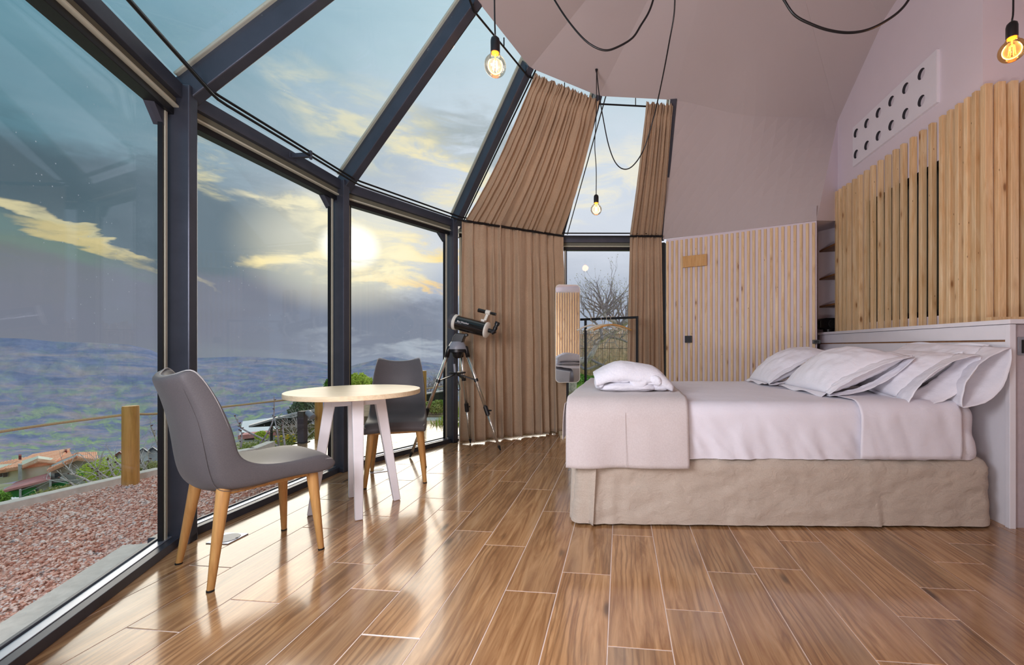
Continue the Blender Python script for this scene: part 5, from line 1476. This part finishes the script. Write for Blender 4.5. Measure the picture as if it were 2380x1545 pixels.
def rope(label, pts):
    t = smoothpath(pts, 10); setorg(pts[0]); m = MB(); m.tube(t, .0085, 8)
    # twist
    m2 = MB(); n = len(t)*6; lp = []
    for i in range(n):
        f = i/(n-1)*(len(t)-1); k = min(int(f), len(t)-2); p = t[k].lerp(t[k+1], f-k); lp.append(p+Vector((0, cos(f*9), sin(f*9)))*.005)
    m.tube(lp, .005, 5)
    o = m.build('rope', 'rope', None, smooth=True); tag(o, label, 'rope', 'ropes strung between the timber posts'); setorg((0, 0, 0))
rope('natural rope sagging leftwards out of the frame from the timber post in the gravel', [pA+Vector((0, .02, 0))+Z*(A(0, 962, pA.y).z-pA.z), A(150, 981, 2.75), A(0, 1003, 2.5), A(-160, 1030, 2.3)])
rope('natural rope strung behind the near chair to the post under the table', [pA+Z*(A(0, 962, pA.y).z-pA.z), A(380, 960, 3.3), A(530, 944, 3.8), A(620, 934, 4.05), Vector((pB.x, pB.y, A(0, 921, pB.y).z))])
rope('natural rope running on past the far chair to the garden', [Vector((pB.x, pB.y, A(0, 921, pB.y).z)), A(850, 912, 5.3), Vector((pC.x, pC.y, A(0, 903, pC.y).z)), A(1040, 896, 7.6), A(1120, 888, 9)])
bo = F(703, 1028, OH); bl = thing('bollard_lamp', 'dark square bollard with a grey tilted spotlight, beside the timber post', 'lamp', bo)
m = MB(); top = A(703, 955, bo.y).z; m.box(Vector((bo.x, bo.y, (top+OH)/2)), (.033, 0, 0), (0, .033, 0), (0, 0, (top-OH)/2)); m.build('body', 'bollard', bl, bevel=.003)
m = MB(); m.box(Vector((bo.x, bo.y, OH+.004)), (.05, 0, 0), (0, .05, 0), (0, 0, .004)); m.build('base_plate', 'black_metal', bl)
sp0 = A(716, 958, bo.y-.01); sp1 = A(730, 972, bo.y-.05); m = MB(); m.lathe(sp0, sp1-sp0, [(.022, -.01), (.03, 0), (.03, .085), (.026, .088)], 20); m.build('spotlight', 'grey_plastic', bl, smooth=True, autosm=True)
m = MB(); m.tube([bo+Z*(top-OH-.02), sp0], .008, 8); m.build('swivel_arm', 'black_metal', bl)
setorg((0, 0, 0))

# ---- dark tarp-roofed shelter
def slope_slab(pts, th, m_, name, parent):
    m = MB(); m.prism([Vector(p) for p in pts], Z*-th); return m.build(name, m_, parent)
sh = thing('shelter', 'low dark shelter with a long sagging roof beyond the posts', 'shelter', A(700, 1030, 7.5))
for pts, mm, nm in (([A(578, 989, 7.0), A(640, 971, 7.3), A(700, 957, 7.6), A(812, 943, 8.4), A(1045, 905, 11), A(1045, 904, 12.5), A(812, 941, 9.4), A(700, 954.5, 8.6), A(640, 968.5, 8.2), A(580, 986.5, 7.8)], 'shed_edge', 'roof_sheet'),):
    m = MB(); m.prism(pts, Z*-.03); m.build(nm, mm, sh)
m = MB()
lo = [A(578, 993, 7.02), A(640, 990, 7.3), A(700, 984, 7.65), A(812, 974, 8.45), A(1045, 934, 11)]; hi = [A(578, 989, 7.02), A(640, 972, 7.3), A(700, 959, 7.65), A(812, 945, 8.45), A(1045, 906, 11)]
n = len(lo); vs = lo+hi+[v+Vector((0, .3, 0)) for v in lo+hi]
m.add(vs, [(i, i+1, n+i+1, n+i) for i in range(n-1)]+[(2*n+i, 3*n+i, 3*n+i+1, 2*n+i+1) for i in range(n-1)]+[(n+i, n+i+1, 3*n+i+1, 3*n+i) for i in range(n-1)]+[(i, 2*n+i, 2*n+i+1, i+1) for i in range(n-1)])
m.build('tarp_side', 'shed_dark', sh)
for px_, yy, t0, b0 in ((631, 7.25, 980, 1040), (930, 9.8, 930, 960)):
    m = MB(); m.tube([A(px_, t0, yy), A(px_, b0, yy)], .02*yy/7, 8); m.build('support_post', 'shed_dark', sh)
m = MB(); m.tube(smoothpath([A(655, 960, 7.2), A(648, 965, 7.15), A(652, 970, 7.15), A(680, 969, 7.3), A(700, 962, 7.5)], 5), .012, 6); m.build('hose', 'shed_edge', sh)
setorg((0, 0, 0))

# ---- houses below
def pslab(parent, name, pts, y, depth, m_, dy=None, lift=0):
    """wall face whose corners sit at distance y, given real thickness"""
    ys = dy or [0]*len(pts); m = MB(); v = [A(a, b_, y+d) for (a, b_), d in zip(pts, ys)]; ex = sum(v, Vector()); ex.z = 0; m.prism(v, ex.normalized()*depth); return m.build(name, m_, parent)
def roofslab(parent, name, pts, ys, m_, th=.18, ribs=0):
    v = [A(a, b_, y) for (a, b_), y in zip(pts, ys)]; m = MB(); m.prism(v, Z*-th); o = m.build(name, m_, parent)
    if ribs:       # rows of tiles running from ridge to eave: v = [eave0, eave1, ridge1, ridge0]
        r = MB()
        for i in range(ribs+1):
            f = i/ribs; a = v[0].lerp(v[1], f); b_ = v[3].lerp(v[2], f); r.tube([a+Z*.04, b_+Z*.04], .10, 5)
        q = r.build('tile_row', m_, parent); q['kind'] = 'stuff'
    return o
Y = 40.
h1 = thing('house', 'cream house with long orange tiled roofs, far left below the gravel terrace', 'house', A(70, 1165, Y), 'village houses')
pslab(h1, 'wall', [(-60, 1135), (39, 1118), (52, 1116), (52, 1084), (39, 1086), (-60, 1095)], Y, 2.5, 'render_cream')
pslab(h1, 'wall', [(46, 1118), (114, 1100), (128, 1075), (89, 1069), (50, 1081)], Y-1, 2.5, 'render_cream')
roofslab(h1, 'roof', [(-60, 1106), (40, 1088), (100, 1056), (-60, 1088)], [Y-.8, Y-.8, Y+4, Y+4], 'roof_tile', ribs=20)
roofslab(h1, 'roof', [(14, 1091), (128, 1074), (161, 1044), (78, 1057)], [Y-1.2, Y-1.2, Y+5, Y+5], 'roof_tile', ribs=18)
roofslab(h1, 'hip_roof', [(127, 1074), (168, 1059), (161, 1044)], [Y-1.2, Y+1, Y+5], 'roof_tile')
roofslab(h1, 'gable_verge', [(50, 1087), (88, 1072), (132, 1076), (130, 1071), (87, 1065), (48, 1082)], [Y-1.6]*3+[Y-1.3]*3, 'roof_tile', th=.1)
pslab(h1, 'chimney', [(43, 1068), (50, 1068), (50, 1059), (43, 1059)], Y+2, 1, 'brick_red')
pslab(h1, 'chimney', [(150, 1056), (156, 1056), (156, 1047), (150, 1047)], Y+3, 1, 'brick_red')
pslab(h1, 'chimney_stack', [(42, 1115), (51, 1115), (51, 1079), (42, 1079)], Y-1.6, .5, 'render_grey')
w_ = pslab(h1, 'window', [(-8, 1111), (19, 1108), (19, 1096), (-8, 1099)], Y-.15, .2, 'white_wall')
for a in ((-6, 5), (7, 17)): 
    q = pslab(h1, 'window_glass', [(a[0], 1109), (a[1], 1107.5), (a[1], 1098), (a[0], 1099.5)], Y-.2, .05, 'brick_dark')
roofslab(h1, 'lean_to_roof', [(3, 1141), (118, 1112), (113, 1099), (38, 1119)], [Y-5, Y-5, Y-1.2, Y-1.2], 'roof_red')
pslab(h1, 'garage_wall', [(6, 1168), (118, 1150), (118, 1114), (8, 1141)], Y-4.2, 1.5, 'render_grey')
pslab(h1, 'garage_door', [(14, 1166), (48, 1162), (48, 1138), (14, 1143)], Y-4.35, .1, 'door_green')
pslab(h1, 'garage_door', [(50, 1162), (84, 1156), (84, 1132), (50, 1138)], Y-4.35, .1, 'door_green')
pslab(h1, 'gutter', [(46, 1160), (48.5, 1160), (48.5, 1137), (46, 1137)], Y-4.5, .2, 'white_wall')
h2 = thing('house', 'grey rendered house with a weathered orange roof, behind the lime bush', 'house', A(170, 1150, Y), 'village houses')
pslab(h2, 'wall', [(118, 1150), (235, 1140), (235, 1075), (178, 1066), (118, 1091)], Y-3, 2.5, 'render_grey')
roofslab(h2, 'roof', [(112, 1094), (178, 1065), (180, 1053), (128, 1075)], [Y-3.8, Y-3.8, Y+4, Y+4], 'roof_tile', ribs=9)
roofslab(h2, 'roof', [(178, 1065), (225, 1070), (222, 1052), (180, 1053)], [Y-3.8, Y-3.8, Y+4, Y+4], 'roof_tile', ribs=9)
pslab(h2, 'garage_door', [(120, 1146), (158, 1141), (158, 1119), (120, 1124)], Y-3.15, .1, 'door_green')
pslab(h2, 'shutter', [(182, 1106), (196, 1104), (196, 1090), (182, 1091)], Y-3.15, .1, 'door_green')
pslab(h2, 'window', [(127, 1110), (138, 1109), (138, 1099), (127, 1100)], Y-3.15, .1, 'roof_dark')
pslab(h2, 'window', [(142, 1113), (150, 1112), (150, 1106), (142, 1107)], Y-3.15, .1, 'white_wall')
for i, (x0, x1, yb, yt, rm, lb) in enumerate(((264, 290, 1068, 1050, 'brick_red', 'white house with a dark pitched roof, left of the timber post'), (318, 345, 1060, 1042, 'roof_dark', 'white gabled house right of the timber post'), (340, 368, 1068, 1040, 'roof_dark', 'white house with a grey roof beside the first steel post'), (318, 352, 1072, 1056, 'roof_red', 'small reddish roofed house lowest right of the timber post'))):
    yy = 70+i*4; h = thing('house', lb, 'house', A((x0+x1)/2, yb+8, yy), 'village houses')
    pslab(h, 'wall', [(x0, yb+10), (x1, yb+10), (x1, yt+8), ((x0+x1)/2, yt), (x0, yt+8)], yy, 1.2, 'white_wall')
    roofslab(h, 'roof', [(x0-2, yt+10), ((x0+x1)/2, yt-1), ((x0+x1)/2+4, yt-4), (x0+3, yt+5)], [yy-.6, yy-.6, yy+6, yy+6], rm, th=.3)
    roofslab(h, 'roof', [((x0+x1)/2, yt-1), (x1+2, yt+10), (x1+4, yt+6), ((x0+x1)/2+4, yt-4)], [yy-.6, yy-.6, yy+6, yy+6], rm, th=.3)
    pslab(h, 'window', [(x0+5, yt+15), (x0+9, yt+15), (x0+9, yt+11), (x0+5, yt+11)], yy-.1, .1, 'roof_dark')
h3 = thing('house', 'low white building with a pink roof edge, behind the near chair', 'house', A(610, 1020, 26), 'village houses')
pslab(h3, 'wall', [(556, 1028), (660, 1024), (660, 998), (556, 1011)], 26, 6, 'white_wall')
roofslab(h3, 'roof', [(553, 1012), (664, 999), (655, 990), (575, 1000)], [25.6, 25.6, 27.5, 27.5], 'roof_red', th=.25)
pslab(h3, 'garage_door', [(568, 1023), (590, 1022), (590, 1012), (568, 1013.5)], 25.9, .1, 'roof_dark')
# small tarpaulin and iron frame below the curb
tarp = thing('tarpaulin', 'crumpled white sheet lying by the green garage doors', 'sheet', A(42, 1162, 30))
m = MB(); vs = []; n = 12
for i in range(n+1):
    for j in range(7): vs.append(A(lerp(20, 66, i/n), lerp(1168, 1153+3*abs(sin(i*1.7)), j/6), 30+j*.5))
m.add(vs, [(i*7+j, (i+1)*7+j, (i+1)*7+j+1, i*7+j+1) for i in range(n) for j in range(6)]); m.build('sheet', 'white_wall', tarp)
wf_ = thing('wire_frame', 'thin grey metal frame with wires standing in front of the green garage doors', 'frame', A(47, 1165, 12))
for px_, t0, b0 in ((47, 1137, 1168), (117, 1115, 1150), (184, 1120, 1140)):
    m = MB(); m.tube([A(px_, b0, 12), A(px_, t0, 12)], .022, 6); m.build('upright', 'shed_edge', wf_)
for a, b_ in (((47, 1140), (117, 1116)), ((47, 1155), (117, 1118)), ((117, 1116), (184, 1128)), ((47, 1160), (160, 1142))):
    m = MB(); m.tube([A(*a, 12), A(*b_, 12)], .008, 5); m.build('wire', 'shed_edge', wf_)
setorg((0, 0, 0))

# ---- bare branches
def grow(mb, p, d, L, r, depth, rr, spread=.5, tips=None, jit=.25, up=.1):
    n = 4; pts = [p]; rs = [r]; q = p.copy(); dd = d.normalized()
    for i in range(n):
        dd = (dd+Vector((rr.gauss(0, jit), rr.gauss(0, jit), rr.gauss(0, jit)))*.6+Z*up*.3).normalized(); q = q+dd*L/n; pts.append(q.copy()); rs.append(r*(1-.55*(i+1)/n))
    mb.tube(pts, rs, 5 if r > .01 else 4, cap=False)
    if tips is not None and depth <= 1: tips += pts[1:]
    if depth <= 0: return
    k = rr.choice((2, 3)) if depth > 1 else 2
    for i in range(k):
        j = rr.choice((2, 3, 4)); nd = (dd+Vector((rr.gauss(0, spread), rr.gauss(0, spread), rr.gauss(0, spread)))+Z*up).normalized()
        grow(mb, pts[j], nd, L*rr.uniform(.55, .8), rs[j]*.72, depth-1, rr, spread, tips, jit, up)
tr = thing('fruit_tree', 'bare spreading fruit tree with early buds in front of the reed fence', 'tree', A(1330, 905, 7.6)); rr = random.Random(12)
yt = 7.6
def ap(px, py, y=yt): return A(px, py, y)
m = MB(); m.tube(smoothpath([ap(1328, 915), ap(1331, 870), ap(1342, 842), ap(1366, 838)], 5), [.09]*5+[.08]*5+[.07]*5+[.06], 9); m.build('trunk', 'bark_light', tr, smooth=True)
limbs = [([(1366, 838), (1376, 822), (1390, 798), (1408, 782), (1428, 772), (1446, 760), (1462, 745)], .050), ([(1462, 745), (1440, 756), (1424, 745), (1407, 735), (1404, 715)], .05), ([(1340, 843), (1362, 858), (1392, 850), (1425, 858)], .03), ([(1366, 838), (1378, 812), (1383, 790)], .022), ([(1400, 790), (1395, 765), (1380, 745)], .028), ([(1410, 782), (1440, 788), (1470, 800)], .025), ([(1372, 835), (1400, 848), (1430, 858), (1450, 862)], .025)]
for pts, r in limbs:
    pp = smoothpath([ap(a, b_, yt+.12*sin(a)) for a, b_ in pts], 5); m = MB(); m.tube(pp, [r*(1-.45*i/len(pp)) for i in range(len(pp))], 8); m.build('branch', 'bark_light' if r > .045 else 'bark', tr, smooth=True)
tw_ = MB(); tips = []
for (px_, py_), n in (((1404, 718), 9), ((1407, 735), 7), ((1425, 745), 5), ((1380, 748), 5), ((1440, 757), 5), ((1455, 750), 4)):
    for i in range(n):
        a = lerp(-1.3, 1.25, (i+.5)/n)+rr.gauss(0, .1); grow(tw_, ap(px_, py_), Vector((sin(a), rr.uniform(-.5, .5), cos(a)*.9+.1)), rr.uniform(.28, .5), .018, 3, rr, .42, tips, .2, .12)
for (px_, py_) in ((1383, 790), (1395, 770), (1400, 850), (1440, 788), (1390, 800), (1430, 858), (1345, 842), (1350, 850), (1425, 772)):
    for i in range(4): grow(tw_, ap(px_, py_), Vector((rr.uniform(-1, 1), rr.uniform(-.6, .2), rr.uniform(-.4, .8))), rr.uniform(.2, .38), .010, 2, rr, .5, tips, .25, .1)
o = tw_.build('twigs', 'bark', tr, recalc=False); o['kind'] = 'stuff'
bd = MB()
for t in tips[::7]: bd.lathe(t, (rr.gauss(0, 1), rr.gauss(0, 1), 1), [(.002, 0), (.007, .006), (.002, .018)], 4)
o = bd.build('buds', 'bud', tr, recalc=False); o['kind'] = 'stuff'
setorg((0, 0, 0))
def canes(label, specs, y, r, m_, name='bare_shrub', twig=0):
    t = thing(name, label, 'shrub', A(*specs[0][0], y)); rr = random.Random(int(y*10)); tw = MB(); bud = MB()
    for pts in specs:
        pp = smoothpath([A(a, b_, y+.1*sin(a*.3)) for a, b_ in pts], 5); m = MB(); m.tube(pp, [r*(1-.6*i/len(pp)) for i in range(len(pp))], 6); m.build('cane', m_, t, smooth=True)
        for q in pp[2::2]: bud.lathe(q, (rr.gauss(0, 1), rr.gauss(0, 1), .5), [(r*.4, 0), (r*.8, r), (r*.2, r*2.4)], 4)
        for q in pp[3::4]:
            for i in range(twig): grow(tw, q, Vector((rr.uniform(-1, 1), rr.uniform(-.4, .4), rr.uniform(0, 1))), r*18, r*.45, 2, rr, .6)
    o = bud.build('buds', 'brown_bud', t, recalc=False); o['kind'] = 'stuff'
    if twig: o = tw.build('twigs', m_, t, recalc=False); o['kind'] = 'stuff'
    setorg((0, 0, 0))
canes('bare knobbly vine canes crossing behind the near chair', [[(660, 1042), (570, 1000), (556, 985), (544, 963)], [(600, 1038), (625, 1000), (636, 968), (637, 921)], [(648, 1036), (645, 1005), (637, 970)], [(662, 1034), (658, 1000), (657, 985), (663, 970)], [(560, 1040), (562, 1010), (558, 1000)]], 4.6, .010, 'bark')
canes('dense tangle of pale bare twigs around the bollard lamp', [[(690, 1030), (680, 1000), (668, 985)], [(700, 1028), (730, 1000), (745, 985)], [(672, 1032), (690, 1000), (700, 985)], [(760, 1015), (755, 985), (762, 960)], [(720, 1010), (700, 990), (672, 990)]], 6.0, .010, 'bark_light', twig=4)
canes('bare silvery branches in front of the lime bush, left of the timber post', [[(225, 1132), (195, 1112), (160, 1100)], [(235, 1128), (230, 1100), (208, 1083)], [(278, 1118), (262, 1100), (250, 1070)], [(268, 1118), (240, 1104), (222, 1090)], [(180, 1140), (165, 1122), (140, 1110)], [(300, 1112), (285, 1085), (270, 1075)]], 8.0, .022, 'bark_light', twig=2)
canes('bare branches right of the timber post, against the first steel post', [[(330, 1100), (340, 1080), (352, 1066)], [(345, 1098), (332, 1078), (325, 1070)], [(372, 1060), (362, 1020), (350, 990)]], 7.0, .016, 'bark_light', twig=2)
tk = [[(985+i*9, 935), (983+i*9+3*sin(i*2), 912), (984+i*9+6*sin(i), 885+6*cos(i*3))] for i in range(9)]
canes('thicket of bare purple twigs behind the rope, left of the third steel post', tk, 14, .02, 'bark', twig=5)

# ---- reed fence
rf = thing('reed_fence', 'brown reed screen fence at the end of the garden', 'fence', Vector((1.5, 11.9, OH)))
fa, fb_ = A(1140, 772, 11.6), A(1640, 756, 12.2); nseg = 150
pn = MB()
reed_pts = []
for i in range(nseg):
    f = (i+.5)/nseg; q = fa.lerp(fb_, f); reed_pts.append(q)
me0 = None
for i, q in enumerate(reed_pts):
    top = q.z+random.uniform(-.05, .06); m = MB(); r = .022*random.uniform(.8, 1.1)
    m.tube([Vector((q.x, q.y, OH)), Vector((q.x+random.uniform(-.015, .015), q.y, top))], r, 6); m.build('reed', 'reed', rf, smooth=True)
m = MB()
for hh in (.35, .9, 1.3): m.tube([Vector((fa.x, fa.y-.03, hh)), Vector((fb_.x, fb_.y-.03, hh))], .006, 5)
m.build('binding_wire', 'bark_dark', rf)['kind'] = 'stuff'
m = MB(); m.prism([Vector((fa.x, fa.y+.03, OH)), Vector((fb_.x, fb_.y+.03, OH)), Vector((fb_.x, fb_.y+.03, 1.3)), Vector((fa.x, fa.y+.03, 1.3))], Vector((0, .02, 0))); m.build('backing_mat', 'reed', rf)
setorg((0, 0, 0))
